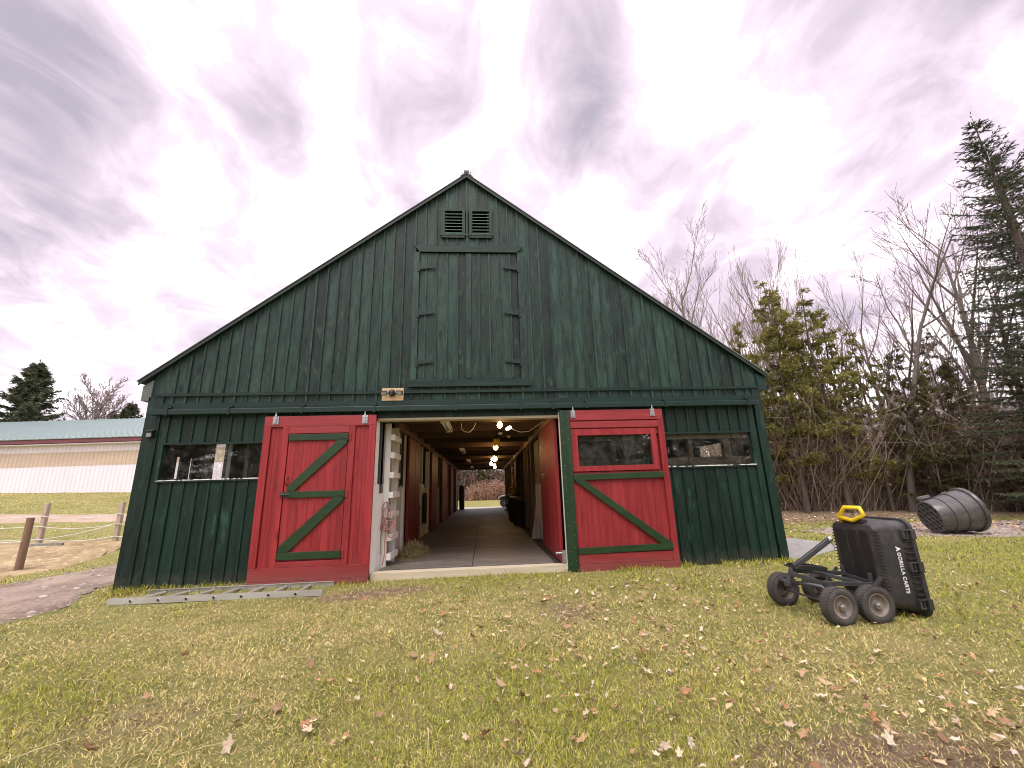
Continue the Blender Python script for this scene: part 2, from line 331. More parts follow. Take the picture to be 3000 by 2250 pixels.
def ground():
    xs = np.concatenate([np.linspace(-400, -45, 14)[:-1], np.linspace(-45, -14, 40)[:-1], np.linspace(-14, 14, 150)[:-1], np.linspace(14, 40, 30)[:-1], np.linspace(40, 400, 14)])
    ys = np.concatenate([np.linspace(-400, -30, 12)[:-1], np.linspace(-30, -8, 14)[:-1], np.linspace(-8, 6, 110)[:-1], np.linspace(6, 30, 50)[:-1], np.linspace(30, 80, 25)[:-1], np.linspace(80, 600, 14)])
    X, Y = np.meshgrid(xs, ys); Z = gh(X, Y); nx, ny = len(xs), len(ys)
    v = np.stack([X, Y, Z], -1).reshape(-1, 3); i, j = np.meshgrid(np.arange(nx-1), np.arange(ny-1)); a = (j*nx+i).ravel()
    f = np.stack([a, a+1, a+1+nx, a+nx], -1)
    m, nt, p = newmat('lawn_ground'); N = nt.nodes.new; L = nt.links.new
    tc = N('ShaderNodeTexCoord')
    def noise(s, d=6, r=.6):
        n = N('ShaderNodeTexNoise'); n.inputs['Scale'].default_value = s; n.inputs['Detail'].default_value = d; n.inputs['Roughness'].default_value = r; L(tc.outputs['Object'], n.inputs['Vector']); return n.outputs[0]
    def ramp(fac, *st):
        r = N('ShaderNodeValToRGB'); e = r.color_ramp.elements; e[0].position, e[0].color = st[0][0], c4(st[0][1]); e[1].position, e[1].color = st[-1][0], c4(st[-1][1])
        for q in st[1:-1]: k = e.new(q[0]); k.color = c4(q[1])
        L(fac, r.inputs[0]); return r.outputs[0]
    a1 = ramp(noise(.55, 5), (.3, (.21, .23, .06)), (.5, (.37, .34, .115)), (.68, (.50, .42, .20)))
    a2 = ramp(noise(26, 8, .75), (.3, (.08, .085, .028)), (.55, (.28, .27, .105)), (.75, (.54, .48, .26)))
    mx = N('ShaderNodeMix'); mx.data_type = 'RGBA'; mx.inputs[0].default_value = .55; L(a1, mx.inputs[6]); L(a2, mx.inputs[7]); L(mx.outputs[2], p.inputs['Base Color'])
    bp = N('ShaderNodeBump'); bp.inputs['Strength'].default_value = .9; bp.inputs['Distance'].default_value = .05; L(noise(30, 8, .8), bp.inputs['Height']); L(bp.outputs[0], p.inputs['Normal'])
    p.inputs['Roughness'].default_value = .95; p.inputs['Specular IOR Level'].default_value = .1
    mid = ramp(noise(2.3, 6, .65), (.34, (.10, .125, .03)), (.5, (.26, .255, .085)), (.64, (.40, .31, .15)))
    mx2 = N('ShaderNodeMix'); mx2.data_type = 'RGBA'; mx2.inputs[0].default_value = .45; L(mx.outputs[2], mx2.inputs[6]); L(mid, mx2.inputs[7])
    at = N('ShaderNodeAttribute'); at.attribute_name = 'soil'; ad = N('ShaderNodeMath'); ad.operation = 'MULTIPLY_ADD'; L(noise(7, 7, .7), ad.inputs[0]); ad.inputs[1].default_value = .9; L(at.outputs['Fac'], ad.inputs[2])
    cl = N('ShaderNodeMapRange'); cl.inputs[1].default_value = .62; cl.inputs[2].default_value = .95; L(ad.outputs[0], cl.inputs[0])
    soil = ramp(noise(12, 7, .7), (.3, (.13, .088, .055)), (.5, (.26, .185, .12)), (.72, (.42, .32, .22)))
    mx3 = N('ShaderNodeMix'); mx3.data_type = 'RGBA'; L(cl.outputs[0], mx3.inputs[0]); L(mx2.outputs[2], mx3.inputs[6]); L(soil, mx3.inputs[7]); L(mx3.outputs[2], p.inputs['Base Color'])
    o = tag(npmesh('ground', v, f, m, smooth=True), kind='structure')
    a = o.data.attributes.new('soil', 'FLOAT', 'POINT'); a.data.foreach_set('value', soilmap(v[:, 0], v[:, 1]).astype(np.float32))
ground()
def earthmat(name, c1, c2, c3, s=9, bump=.8):
    m, nt, p = newmat(name); N = nt.nodes.new; L = nt.links.new; tc = N('ShaderNodeTexCoord')
    n = N('ShaderNodeTexNoise'); n.inputs['Scale'].default_value = 1.1; n.inputs['Detail'].default_value = 6; L(tc.outputs['Object'], n.inputs['Vector'])
    n2 = N('ShaderNodeTexNoise'); n2.inputs['Scale'].default_value = s; n2.inputs['Detail'].default_value = 9; n2.inputs['Roughness'].default_value = .75; L(tc.outputs['Object'], n2.inputs['Vector'])
    r = N('ShaderNodeValToRGB'); r.color_ramp.elements[0].position = .36; r.color_ramp.elements[1].position = .66; r.color_ramp.elements[0].color = c4(c1); r.color_ramp.elements[1].color = c4(c2); L(n.outputs[0], r.inputs[0])
    r2 = N('ShaderNodeValToRGB'); r2.color_ramp.elements[0].position = .5; r2.color_ramp.elements[1].position = .72; L(n2.outputs[0], r2.inputs[0])
    mx = N('ShaderNodeMix'); mx.data_type = 'RGBA'; L(r2.outputs[0], mx.inputs[0]); L(r.outputs[0], mx.inputs[6]); mx.inputs[7].default_value = c4(c3); L(mx.outputs[2], p.inputs['Base Color'])
    b = N('ShaderNodeBump'); b.inputs['Strength'].default_value = bump; b.inputs['Distance'].default_value = .03; L(n2.outputs[0], b.inputs['Height']); L(b.outputs[0], p.inputs['Normal'])
    p.inputs['Roughness'].default_value = .95; p.inputs['Specular IOR Level'].default_value = .15
    return m
mt['drive'] = earthmat('packed_dirt', (.19, .135, .10), (.37, .285, .23), (.50, .42, .36), 16)
mt['straw'] = earthmat('strawy_dirt', (.24, .165, .09), (.40, .30, .17), (.66, .56, .37), 6)
mt['redroad'] = earthmat('far_dirt', (.36, .26, .20), (.45, .34, .27), (.50, .40, .32), 6)
mt['gravel'] = earthmat('leafy_gravel', (.26, .20, .18), (.38, .31, .29), (.62, .55, .54), 24)
mt['yard'] = earthmat('pale_yard', (.50, .44, .36), (.58, .52, .43), (.66, .60, .50), 6, .3)
def resample(P, n):
    P = np.asarray(P, float); d = np.r_[0, np.cumsum(np.hypot(*np.diff(P, axis=0).T))]; t = np.linspace(0, d[-1], n)
    return np.stack([np.interp(t, d, P[:, 0]), np.interp(t, d, P[:, 1])], -1)
def strip(name, ea, eb, mat, dz=.008, n=90, m=14, wob=.12, kind='structure'):
    A = resample(ea, n); B = resample(eb, n)
    k = np.arange(n)
    A = A + wob*(np.stack([vnoise(k*.31, k*0+3.3), vnoise(k*.31, k*0+7.7)], -1)-.5)*2; B = B + wob*(np.stack([vnoise(k*.33, k*0+11.3), vnoise(k*.3, k*0+15.7)], -1)-.5)*2
    t = np.linspace(0, 1, m)[:, None, None]; G = A[None]*(1-t) + B[None]*t
    Z = gh(G[..., 0], G[..., 1]) + dz; Z[0] -= dz+.03; Z[-1] -= dz+.03
    v = np.concatenate([G, Z[..., None]], -1).reshape(-1, 3); i, j = np.meshgrid(np.arange(n-1), np.arange(m-1)); a = (j*n+i).ravel()
    return tag(npmesh(name, v, np.stack([a, a+1, a+1+n, a+n], -1), mat, smooth=True), kind=kind)
DRIVE_N = [(-11, -4.2), (-7.5, -2.3), (-5.55, -1.3), (-5.35, -.8), (-5.6, -.25), (-5.85, .35), (-5.9, .9), (-6.0, 3), (-6.1, 8), (-6.1, 30)]
DRIVE_F = [(-13, -1.2), (-10, .3), (-8.45, 1.5), (-8.4, 2.5), (-8.4, 4), (-8.5, 8), (-8.5, 30)]
strip('driveway', DRIVE_N, DRIVE_F, mt['drive'], .02, 140, 26)
strip('straw_ground', [(-11.5, -.5), (-9.3, 1.8), (-9.5, 3.5), (-9.7, 5.4)], [(-17, 5.2), (-14.6, 7.2), (-12.5, 7.4), (-10.6, 7.4)], mt['straw'], .025, 80, 20)
strip('dirt_road', [(-40, 3.5), (-20, 9.0), (-12, 11.3), (-6.5, 12.6)], [(-42, 6.0), (-21, 11.2), (-12, 13.2), (-6.5, 14.4)], mt['redroad'], .03, 100, 10)
strip('gravel_bed', [(8.0, 2.7), (9.5, 1.9), (11.5, 1.2), (14.5, .2)], [(8.2, 3.8), (10, 4.4), (13, 4.6), (16.5, 4.0)], mt['gravel'], .012, 80, 20, .25)
strip('barnyard', [(-9, 20.6), (0, 20.5), (9, 20.6)], [(-9, 25.5), (0, 25.2), (9, 25.6)], mt['yard'], .012, 40, 12)
_slab = MB(); _sp = [(4.9, .06), (5.6, .32), (6.95, 1.1), (6.85, 2.45), (4.9, 2.5)]
_slab.add([(x, y, z) for z in (-.16, .015) for x, y in _sp], [(0,1,2,3,4), (5,6,7,8,9)] + [(i, (i+1) % 5, 5+(i+1) % 5, 5+i) for i in range(5)])
tag(_slab.build('slab', mt['concrete'], bev=.01), kind='structure')

# ------------------------------------------------------------------ barn
XL, XR, APX, ZA, BL = -5.31, 4.87, -.265, 7.14, 20.0
SL, SR = .779, .768
def roofz(x): return ZA - (SL*(APX-x) if x < APX else SR*(x-APX))
barn = empty('barn', (0, 0, 0), 'dark green board-and-batten barn with red sliding doors standing open', 'barn')
FY0, FY1 = -.025, 0.0                   # front boards
PITCH, X0 = .1885, -5.162
lines = [X0 + PITCH*k for k in range(53)]
lines = [x for x in lines if x < 4.70]
edges = [-5.13] + lines[1:] + [4.72]
def board_poly(x0, x1, z0, z1):         # z1 None: up to the roof line
    if z1 is not None: return [(x0, z0), (x1, z0), (x1, z1), (x0, z1)]
    p = [(x0, z0), (x1, z0), (x1, roofz(x1)+.01)]
    if x0 < APX < x1: p.append((APX, ZA+.01))
    return p + [(x0, roofz(x0)+.01)]
def split_spans(spans, holes):
    out = []
    for a, b in spans:
        cur = [(a, b)]
        for h0, h1 in holes:
            cur = [q for c0, c1 in cur for q in ((c0, min(c1, h0)), (max(c0, h1), c1)) if q[1]-q[0] > .02]
        out += cur
    return out
VENTS = [(-.738, -.292), (-.226, .211)]; VZ = (5.815, 6.449)
LOFT = (-1.118, .662, 3.10, 5.51)
WZ = (1.54, 2.085); WL = (-5.0, -3.05); WR = (1.48, 4.60)
OPEN = (-1.74, 1.30)
def zones(x):                            # z spans of siding at x (None = up to roof)
    up = [(2.64, roofz(x))]
    holes = []
    if LOFT[0]-.02 < x < LOFT[1]+.02: holes.append((LOFT[2]-.06, LOFT[3]+.06))
    for a, b in VENTS:
        if a+.03 < x < b-.03: holes.append((5.92, 6.40))
    return split_spans(up, holes)
for i in range(len(edges)-1):
    a, b = edges[i]+.001, edges[i+1]-.001; c = (a+b)/2; jy = random.uniform(-.004, .003)
    zs = zones(c)
    for z0, z1 in zs:
        top = None if abs(z1-roofz(c)) < 1e-6 else z1
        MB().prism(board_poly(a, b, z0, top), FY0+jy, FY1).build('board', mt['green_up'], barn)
    # ground floor
    if b < OPEN[0]+.05 or a > OPEN[1]-.05:
        a2, b2 = max(a, XL), b
        if c < 0: b2 = min(b2, OPEN[0])
        else: a2 = max(a2, OPEN[1])
        inw = (WL[0] < c < WL[1]) or (WR[0] < c < WR[1])
        for z0, z1 in split_spans([(-.08, 2.64)], [WZ] if inw else []):
            MB().prism(board_poly(a2, b2, z0, z1), FY0-.004+jy, FY1).build('board', mt['green'], barn)
    else:
        MB().prism(board_poly(max(a, OPEN[0]), min(b, OPEN[1]), 2.45, 2.64), FY0+jy, FY1).build('board', mt['green'], barn)
for x in edges[1:-1]:
    w = random.uniform(.012, .017); jx = random.uniform(-.004, .004); x += jx
    for z0, z1 in zones(x):
        if z1-z0 < .06: continue
        top = None if abs(z1-roofz(x)) < 1e-6 else z1
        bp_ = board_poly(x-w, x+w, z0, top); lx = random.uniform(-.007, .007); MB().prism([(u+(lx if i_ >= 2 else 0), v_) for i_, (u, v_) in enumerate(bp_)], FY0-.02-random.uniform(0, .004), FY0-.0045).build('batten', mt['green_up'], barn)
    inw = (WL[0] < x < WL[1]) or (WR[0] < x < WR[1])
    if x < OPEN[0]-.05 or x > OPEN[1]+.05:
        for z0, z1 in split_spans([(-.08, 2.64)], [(WZ[0], WZ[1])] if inw else []):
            MB().prism(board_poly(x-w, x+w, z0, z1), FY0-.024, FY0-.0085).build('batten', mt['green'], barn)
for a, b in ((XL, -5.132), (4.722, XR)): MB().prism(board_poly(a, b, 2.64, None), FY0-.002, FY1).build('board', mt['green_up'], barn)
# corner boards, trims
boxo('corner_board', mt['green'], barn, XL-.02, -5.105, -.05, .02, -.08, 2.86)
boxo('corner_board', mt['green'], barn, 4.745, XR+.02, -.047, .02, -.08, 2.9)
boxo('corner_board', mt['green'], barn, 4.60, 4.70, -.05, -.03, -.08, 2.55)
boxo('trim_board', mt['green_x'], barn, XL+.06, -1.5, -.066, -.046, 2.862, 2.906)
boxo('trim_board', mt['green_x'], barn, -1.497, 1.9, -.068, -.046, 2.858, 2.904)
boxo('trim_board', mt['green_x'], barn, 1.903, XR-.02, -.066, -.046, 2.86, 2.905)
for a, b in ((-5.08, -2.2), (-2.197, 1.3), (1.303, 4.74)):
    boxo('ledger_board', mt['green_x'], barn, a, b, -.08+random.uniform(-.003, .003), -.026, 2.632, 2.738+random.uniform(-.004, .004))
trk = MB().prism([(-5.20, 2.545), (4.75, 2.545), (4.75, 2.63), (-5.20, 2.63)], -.165, -.083).build('door_track', mt['green_metal'], barn, bev=.008)
for x in (-4.95, -4.02, -2.9, -1.76, -.45, .62, 1.165, 1.73, 3.1, 4.58):
    m = MB().box(x-.02, x+.02, -.172, -.15, 2.535, 2.645).box(x-.016, x+.016, -.172, -.075, 2.645, 2.66).box(x-.016, x+.016, -.10, -.08, 2.66, 2.70)
    m.build('bracket', mt['green_metal'], trk)
# dark strip of boards above the opening, header and sill
boxo('header_board', mt['sill'], barn, OPEN[0]+.01, OPEN[1]-.03, -.03, .14, 2.41, 2.448)
boxo('sill_beam', mt['sill'], barn, -1.72, 1.27, -.07, .10, -.10, .105, bev=.008)

# windows in the front wall
def front_window(x0, x1):
    w = boxo('window', mt['green_x'], barn, x0, x1, -.06, -.03, WZ[1], WZ[1]+.03)
    boxo('sill', mt['green_x'], w, x0-.02, x1, -.062, -.002, WZ[0]-.028, WZ[0]-.004)
    m = MB(); n = 60; rr = random.Random(3)
    for k in range(n):                    # chipped pale edge along the sill
        a = x0 + (x1-x0)*k/n; h = rr.choice((.0, .006, .010, .014, .012, .016))
        if h: m.box(a, a+(x1-x0)/n-.001, -.066, -.03, WZ[0]-.004, WZ[0]-.004+h)
    m.build('sill_edge', mt['white'], w)
    boxo('frame', mt['green'], w, x0-.02, x0+.02, -.058, -.001, WZ[0], WZ[1])
    boxo('frame', mt['green'], w, x1-.02, x1+.02, -.058, -.001, WZ[0], WZ[1])
    boxo('pane', mt['glass'], w, x0+.021, x1-.021, -.004, .000, WZ[0]-.003, WZ[1])
    return w
front_window(*WL); wr = front_window(*WR)
# studs and planks just behind the glass
for a, b in ((2.15, 2.23), (3.50, 3.575), (4.13, 4.235), (2.85, 2.92)):
    boxo('stud', mt['oldwood'], barn, a, b, .04, .13, -.05, 2.6)
for a, b in ((-3.93, -3.87), (-3.35, -3.28)):
    boxo('stud', mt['greywood'], barn, a, b, .30, .38, -.05, 2.6)
boxo('wall_plank', mt['oldwood_x'], barn, 1.32, 4.86, .135, .165, 1.52, 1.70)
boxo('wall_plank', mt['oldwood_x'], barn, 1.32, 4.86, .135, .165, 1.0, 1.50)
boxo('wall_plank', mt['oldwood_x'], barn, 1.32, 4.86, .02, .12, 2.0, 2.09)

# loft door
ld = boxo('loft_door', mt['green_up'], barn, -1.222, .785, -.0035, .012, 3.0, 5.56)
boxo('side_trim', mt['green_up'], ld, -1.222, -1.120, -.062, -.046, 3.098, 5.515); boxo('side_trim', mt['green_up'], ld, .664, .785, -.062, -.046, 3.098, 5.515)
MB().prism([(-1.222, 5.645), (-1.118, 5.517), (.662, 5.517), (.785, 5.645)], -.066, -.046).build('head_trim', mt['green_x'], ld)
MB().prism([(-1.268, 2.965), (.822, 2.965), (.822, 3.095), (-1.268, 3.095)], -.078, -.046).build('sill_board', mt['green_x'], ld)
xs_ = [-1.112, -1.0, -.81, -.62, -.43, -.235, -.045, .14, .33, .52, .656]
for a, b in zip(xs_[:-1], xs_[1:]):
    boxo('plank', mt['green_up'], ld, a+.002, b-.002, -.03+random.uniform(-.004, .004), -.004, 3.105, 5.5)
for x in xs_[1:-1]:
    w = .045 if abs(x+.235) < .01 else .013
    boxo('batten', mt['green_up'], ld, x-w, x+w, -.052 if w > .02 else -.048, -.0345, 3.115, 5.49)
for z in (5.204, 4.307, 3.406):
    for sgn, x in ((1, -1.10), (-1, .648)):
        h = MB().prism([(x, z-.045), (x+sgn*.03, z-.045), (x+sgn*.26, z-.012), (x+sgn*.26, z+.012), (x+sgn*.03, z+.045), (x, z+.045)][::sgn], -.068, -.054)
        h.tube([(x-sgn*.012, -.07, z-.09), (x-sgn*.012, -.07, z+.09)], .010, 6)
        h.box(min(x-sgn*.012, x-sgn*.05), max(x-sgn*.012, x-sgn*.05), -.072, -.063, z-.09, z+.09)
        for k in (.05, .14, .23): h.tube([(x+sgn*k, -.075, z), (x+sgn*k, -.06, z)], .008, 6)
        h.build('hinge', mt['green_metal'], ld)
# louvre vents
for a, b in VENTS:
    v = MB().box(a, a+.066, -.07, .0, 5.90, 6.449).box(b-.054, b, -.07, .0, 5.90, 6.449).box(a+.066, b-.054, -.068, 0, 6.389, 6.445).box(a-.01, b+.01, -.075, 0, 5.86, 5.90).box(a+.012, b-.012, -.07, 0, 5.815, 5.86).build('louvre_vent', mt['green'], barn)
    for k in range(7):
        z = 5.912 + k*.068; xa, xb = a+.067, b-.055
        MB().add([(x, y, zz) for x in (xa, xb) for y, zz in ((-.058, z), (-.058, z+.012), (-.012, z+.050), (-.012, z+.038))], [(0,1,2,3), (4,5,6,7), (0,1,5,4), (1,2,6,5), (2,3,7,6), (3,0,4,7)]).build('slat', mt['slat'], v)

# roof: two slabs with rake boards, metal skin and ridge
OH = .10
def roof_side(xa, xe, s, sgn):
    ze = ZA - s*abs(xe-xa)
    m = MB().prism([(xa, ZA+.02), (xe, ze+.02), (xe, ze+.055), (xa, ZA+.055)], -OH+.02, BL+.2)
    o = m.build('roof', mt['rake'], barn)
    MB().prism([(xa, ZA+.058), (xe+sgn*.02, ze+.058-.016), (xe+sgn*.02, ze+.070-.016), (xa, ZA+.070)], -OH-.015, BL+.22).build('metal_sheet', mt['roof'], o)
    MB().prism([(xa, ZA-.015), (xe, ze-.012), (xe, ze+.05), (xa, ZA+.05)], -OH, -OH+.018).build('rake_board', mt['rake'], o)
    return o
ro = roof_side(APX, -5.50, SL, -1); roof_side(APX, 5.055, SR, 1)
MB().prism([(APX-.12, ZA-.018), (APX, ZA+.076), (APX+.12, ZA-.018), (APX+.12, ZA-.008), (APX, ZA+.086), (APX-.12, ZA-.008)], -OH-.025, BL+.2).build('ridge_cap', mt['roof'], ro)
MB().box(APX-.05, APX+.05, -OH-.03, -OH+.02, ZA+.07, ZA+.11).box(APX-.085, APX-.075, -OH-.03, -OH, ZA+.0, ZA+.08).box(APX+.075, APX+.085, -OH-.03, -OH, ZA+.0, ZA+.08).build('ridge_bracket', mt['blackmetal'], ro)
# eave returns
MB().prism([(-5.45, 2.80), (XL+.0, 2.80), (XL+.0, 3.14), (-5.45, 3.04)], -.05, BL).build('eave_box', mt['eavewood'], barn)
MB().prism([(XR, 2.83), (5.04, 2.83), (5.04, 3.05), (XR, 3.14)], -.055, BL).build('eave_box', mt['green'], barn)

# side walls and back wall
def ywall(name, x0, x1, y0, y1, z1, holes, mat, battens=0):
    m = MB(); ys = sorted({y0, y1, *[h[0] for h in holes], *[h[1] for h in holes]})
    for a, b in zip(ys[:-1], ys[1:]):
        hs = [(h[2], h[3]) for h in holes if h[0] <= a+1e-6 and h[1] >= b-1e-6]
        for z0, zz in split_spans([(-.08, z1)], hs): m.box(x0, x1, a, b, z0, zz)
    if battens:
        y = y0+.19
        while y < y1:
            hs = [(h[2], h[3]) for h in holes if h[0] < y < h[1]]
            for z0, zz in split_spans([(-.08, z1)], hs): m.box((x0-.02 if battens < 0 else x1), (x0 if battens < 0 else x1+.02), y-.015, y+.015, z0, zz)
            y += .19
    return m.build(name, mat, barn)
ywall('side_wall', XL, XL+.03, .02, BL, 3.05, [(.66, .672, 1.60, 1.97), (.712, .81, 1.60, 1.975), (1.054, 1.124, 1.6, 1.97), (1.72, 2.085, 1.45, 2.36), (4, 5.2, 1.2, 2.1), (7, 8.2, 1.2, 2.1)], mt['green'], -1)
ywall('side_wall', XR-.03, XR, .02, BL, 3.05, [(1.0, 2.2, 1.45, 2.05), (4, 5.2, 1.2, 2.1)], mt['green'], 1)
boxo('stud', mt['greywood'], barn, XL+.04, XL+.12, 2.10, 2.19, -.05, 2.6)
bk = MB()
for x0, x1, z0, z1 in ((XL, -1.66, -.08, 3.0), (1.33, XR, -.08, 3.0), (-1.66, 1.33, 2.48, 3.0)): bk.box(x0, x1, BL, BL+.05, z0, z1)
bk.prism([(XL, 3.0), (XR, 3.0), (APX, ZA)], BL, BL+.05)
bk.build('back_wall', mt['green'], barn)

# floor of rubber mats, stall floors
fl = boxo('floor', mt['void'], barn, XL+.03, XR-.03, .11, BL, -.05, .085)
for j in range(9):
    y0 = .115 + j*2.2
    boxo('floor_mat', mt['mat'], fl, -1.62, -.205, y0+.005, min(y0+2.195, BL+.1), .086, .12+random.uniform(-.003, .003), bev=.006)
    boxo('floor_mat', mt['mat'], fl, -.198, 1.09, y0+.005, min(y0+2.195, BL+.1), .086, .12+random.uniform(-.003, .003), bev=.006)
# ceiling with joists
ce = boxo('ceiling', mt['brown'], barn, XL+.03, XR-.03, .02, BL, 2.68, 2.72)
for j in range(17):
    y = .85 + 1.17*j
    if y < BL-.2: boxo('joist', mt['brown'], ce, -1.9, 1.7, y, y+.045, 2.50, 2.679)
# aisle walls -------------------------------------------------------------
boxo('wall_plate', mt['brown_y'], barn, -1.66, -1.57, .95, BL, 2.42, 2.60)
boxo('wall_plate', mt['brown_y'], barn, 1.20, 1.30, .16, BL, 2.43, 2.60)
for y in (2.0, 3.62, 5.86, 7.55, 9.0, 11.3, 13.0, 14.6, 16.6, 18.2): boxo('post', mt['white'] if y < 8 else mt['tan'], barn, -1.75, -1.63, y-.05, y+.05, .09, 2.42)
for y in (2.15, 4.25, 5.05, 6.2, 9.6, 12, 14.5, 17): boxo('post', mt['brown_z'], barn, 1.24, 1.34, y-.06, y+.06, .09, 2.43)
def plankwall(name, x, y0, y1, z0, z1, mat, w=.17, t=.02):
    root = None; y = y0
    while y < y1-.01:
        b = min(y+w, y1); o = boxo('plank' if root else name, mat, root or barn, x, x+t, y+.001, b-.001, z0, z1); root = root or o; y = b
    return root
jw = MB().add([(x, y, z) for z in (-.02, 1.40) for x, y in ((-1.745, -.045), (-1.655, .275), (-1.69, .285), (-1.78, -.03))], [(0,1,2,3), (4,5,6,7), (0,1,5,4), (1,2,6,5), (2,3,7,6), (3,0,4,7)]).build('jamb', mt['white'], barn)
MB().add([(x, y, z) for z in (1.402, 2.408) for x, y in ((-1.745, -.045), (-1.712, .07), (-1.745, .08), (-1.78, -.03))], [(0,1,2,3), (4,5,6,7), (0,1,5,4), (1,2,6,5), (2,3,7,6), (3,0,4,7)]).build('jamb', mt['white'], barn)
plankwall('wall_panel', -1.70, .35, 1.98, .09, 1.39, mt['white'], .23)
plankwall('wall_panel', -1.70, .35, 1.62, 1.39, 2.42, mt['white'], .3)
boxo('window_frame', mt['blackmetal'], barn, -1.71, -1.66, 1.62, 1.66, 1.36, 2.42); boxo('window_frame', mt['blackmetal'], barn, -1.71, -1.66, 1.92, 1.96, 1.36, 2.42)
boxo('window_frame', mt['blackmetal'], barn, -1.75, -1.69, .12, .17, 1.38, 2.42); boxo('window_frame', mt['blackmetal'], barn, -1.75, -1.66, .14, .31, 1.26, 1.40)
plankwall('wall_panel', -1.70, 3.66, 5.84, .09, 1.38, mt['white'], .24)
plankwall('wall_panel', -1.68, 3.66, 4.4, .09, .92, mt['oldwood'], .24)
boxo('shelf_board', mt['white'], barn, -1.70, -1.60, 3.66, 4.6, 1.36, 1.44)
boxo('post', mt['white'], barn, -1.72, -1.64, 4.45, 4.56, 1.44, 2.42)
plankwall('wall_panel', -1.70, 7.58, 8.96, .09, 1.38, mt['white'], .24)
plankwall('wall_panel', -1.70, 11.35, 13.0, .09, 1.38, mt['tan'], .24)
plankwall('wall_panel', -1.70, 14.7, 16.5, .09, 2.42, mt['tan'], .3)
def stall_door(y0, y1, x, mat):
    d = boxo('stall_door', mat, barn, x-.02, x, y0, y1, .16, 2.40); y = y0
    while y < y1-.02:
        b = min(y+.195, y1); boxo('plank', mat, d, x+.001, x+.026+random.uniform(0, .004), y+.002, b-.002, .15, 2.39); y = b
    MB().box(x+.028, x+.045, y0-.05, y1+.05, 2.40, 2.44).build('hanger_rail', mt['blackmetal'], d)
    return d
for y0, y1 in ((2.05, 3.56), (5.93, 7.5), (9.05, 11.2), (13.1, 14.5), (16.7, 18.1)): stall_door(y0, y1, -1.585, mt['red_in'])
# right side of the aisle
rd = boxo('stall_door', mt['red_in'], barn, 1.225, 1.245, .10, 2.08, .13, 2.42); y = .10
while y < 2.07:
    boxo('plank', mt['red'], rd, 1.196+random.uniform(0, .004), 1.2245, y+.002, min(y+.165, 2.08)-.002, .12, 2.41); y += .165
m = MB().tube([(1.19, 1.30, 1.52), (1.15, 1.30, 1.52), (1.15, 1.42, 1.52), (1.15, 1.42, 1.46), (1.19, 1.42, 1.46)], .008, 6); m.build('handle', mt['zinc'], rd)
plankwall('wall_panel', 1.33, 2.2, 4.2, .09, 1.35, mt['white'], .25); plankwall('wall_panel', 1.33, 3.2, 4.2, 1.35, 2.42, mt['tan'], .25)
plankwall('wall_panel', 1.31, 4.3, 5.0, .09, 2.42, mt['brown_z'], .14)
plankwall('wall_panel', 1.33, 5.1, 6.1, .09, 2.42, mt['brown_z'], .16)
plankwall('wall_panel', 1.33, 9.6, 13.9, .09, 2.42, mt['tan'], .3)
plankwall('wall_panel', 1.33, 14.6, 16.9, .09, 1.3, mt['brown_z'], .3)
# stall partitions keep the rooms apart
boxo('partition', mt['brown_z'], barn, -5.27, -1.76, 3.60, 3.64, .085, 2.6); boxo('partition', mt['brown_z'], barn, -5.27, -1.76, 7.5, 7.54, .085, 2.6)
boxo('partition', mt['brown_z'], barn, 1.36, 4.83, 4.2, 4.24, .085, 2.6); boxo('partition', mt['brown_z'], barn, 1.36, 4.83, 9.5, 9.54, .085, 2.6)
boxo('partition', mt['greywood'], barn, -3.28, -3.24, .40, 3.58, .085, 2.6)
m = MB().prism([(1.5, 2.55), (4.8, 2.55), (4.8, 2.2), (1.5, 1.75)], 2.4, 2.45); m.build('hay_rack_board', mt['void'], barn)

# wall ladder
wl_ = MB().box(-1.66, -1.575, .29, .33, .09, 2.41).build('wall_ladder', mt['white'], barn)
MB().box(-1.64, -1.55, .80, .84, .09, 2.41).build('rail', mt['white'], wl_)
for z in (2.17, 1.87, 1.545, 1.225, .91, .56, .27): MB().box(-1.574, -1.50, .27, .84, z-.048, z+.048).build('rung', mt['white'], wl_, bev=.004)

# ---- sliding doors
DY = -.11
def plank_run(door, xs, z0, z1, mat, y0=DY-.001, t=.02):
    for a, b in zip(xs[:-1], xs[1:]): boxo('plank', mat, door, a+.0015, b-.0015, y0, y0+t+random.uniform(0, .002), z0, z1)
def rail(door, name, mat, x0, x1, z0, z1, y0=-.142, y1=-.112, bev=.003): return boxo(name, mat, door, x0, x1, y0+random.uniform(-.0015, .0015), y1, z0, z1, bev)
d1 = boxo('sliding_door', mt['red_in'], barn, -3.45, -1.73, -.088, -.075, .0, 2.49)
plank_run(d1, [-3.345, -3.28, -3.225, -3.16], .24, 2.33, mt['red']); plank_run(d1, [-2.05, -1.98, -1.91, -1.82], .24, 2.33, mt['red'])
rail(d1, 'rail', mt['red_x'], -3.455, -1.725, 2.322, 2.492)
rail(d1, 'rail', mt['red_x'], -3.45, -1.725, .06, .243); rail(d1, 'rail', mt['red_x'], -3.457, -1.727, -.03, .057, -.148)
rail(d1, 'stile', mt['red'], -3.455, -3.35, .246, 2.319); rail(d1, 'stile', mt['red'], -3.165, -3.07, .246, 2.319)
rail(d1, 'stile', mt['red'], -2.14, -2.045, .246, 2.319); rail(d1, 'stile', mt['red'], -1.832, -1.725, .246, 2.319)
rail(d1, 'rail', mt['red_x'], -3.067, -2.143, 2.212, 2.319); rail(d1, 'rail', mt['red_x'], -3.067, -2.143, .246, .325)
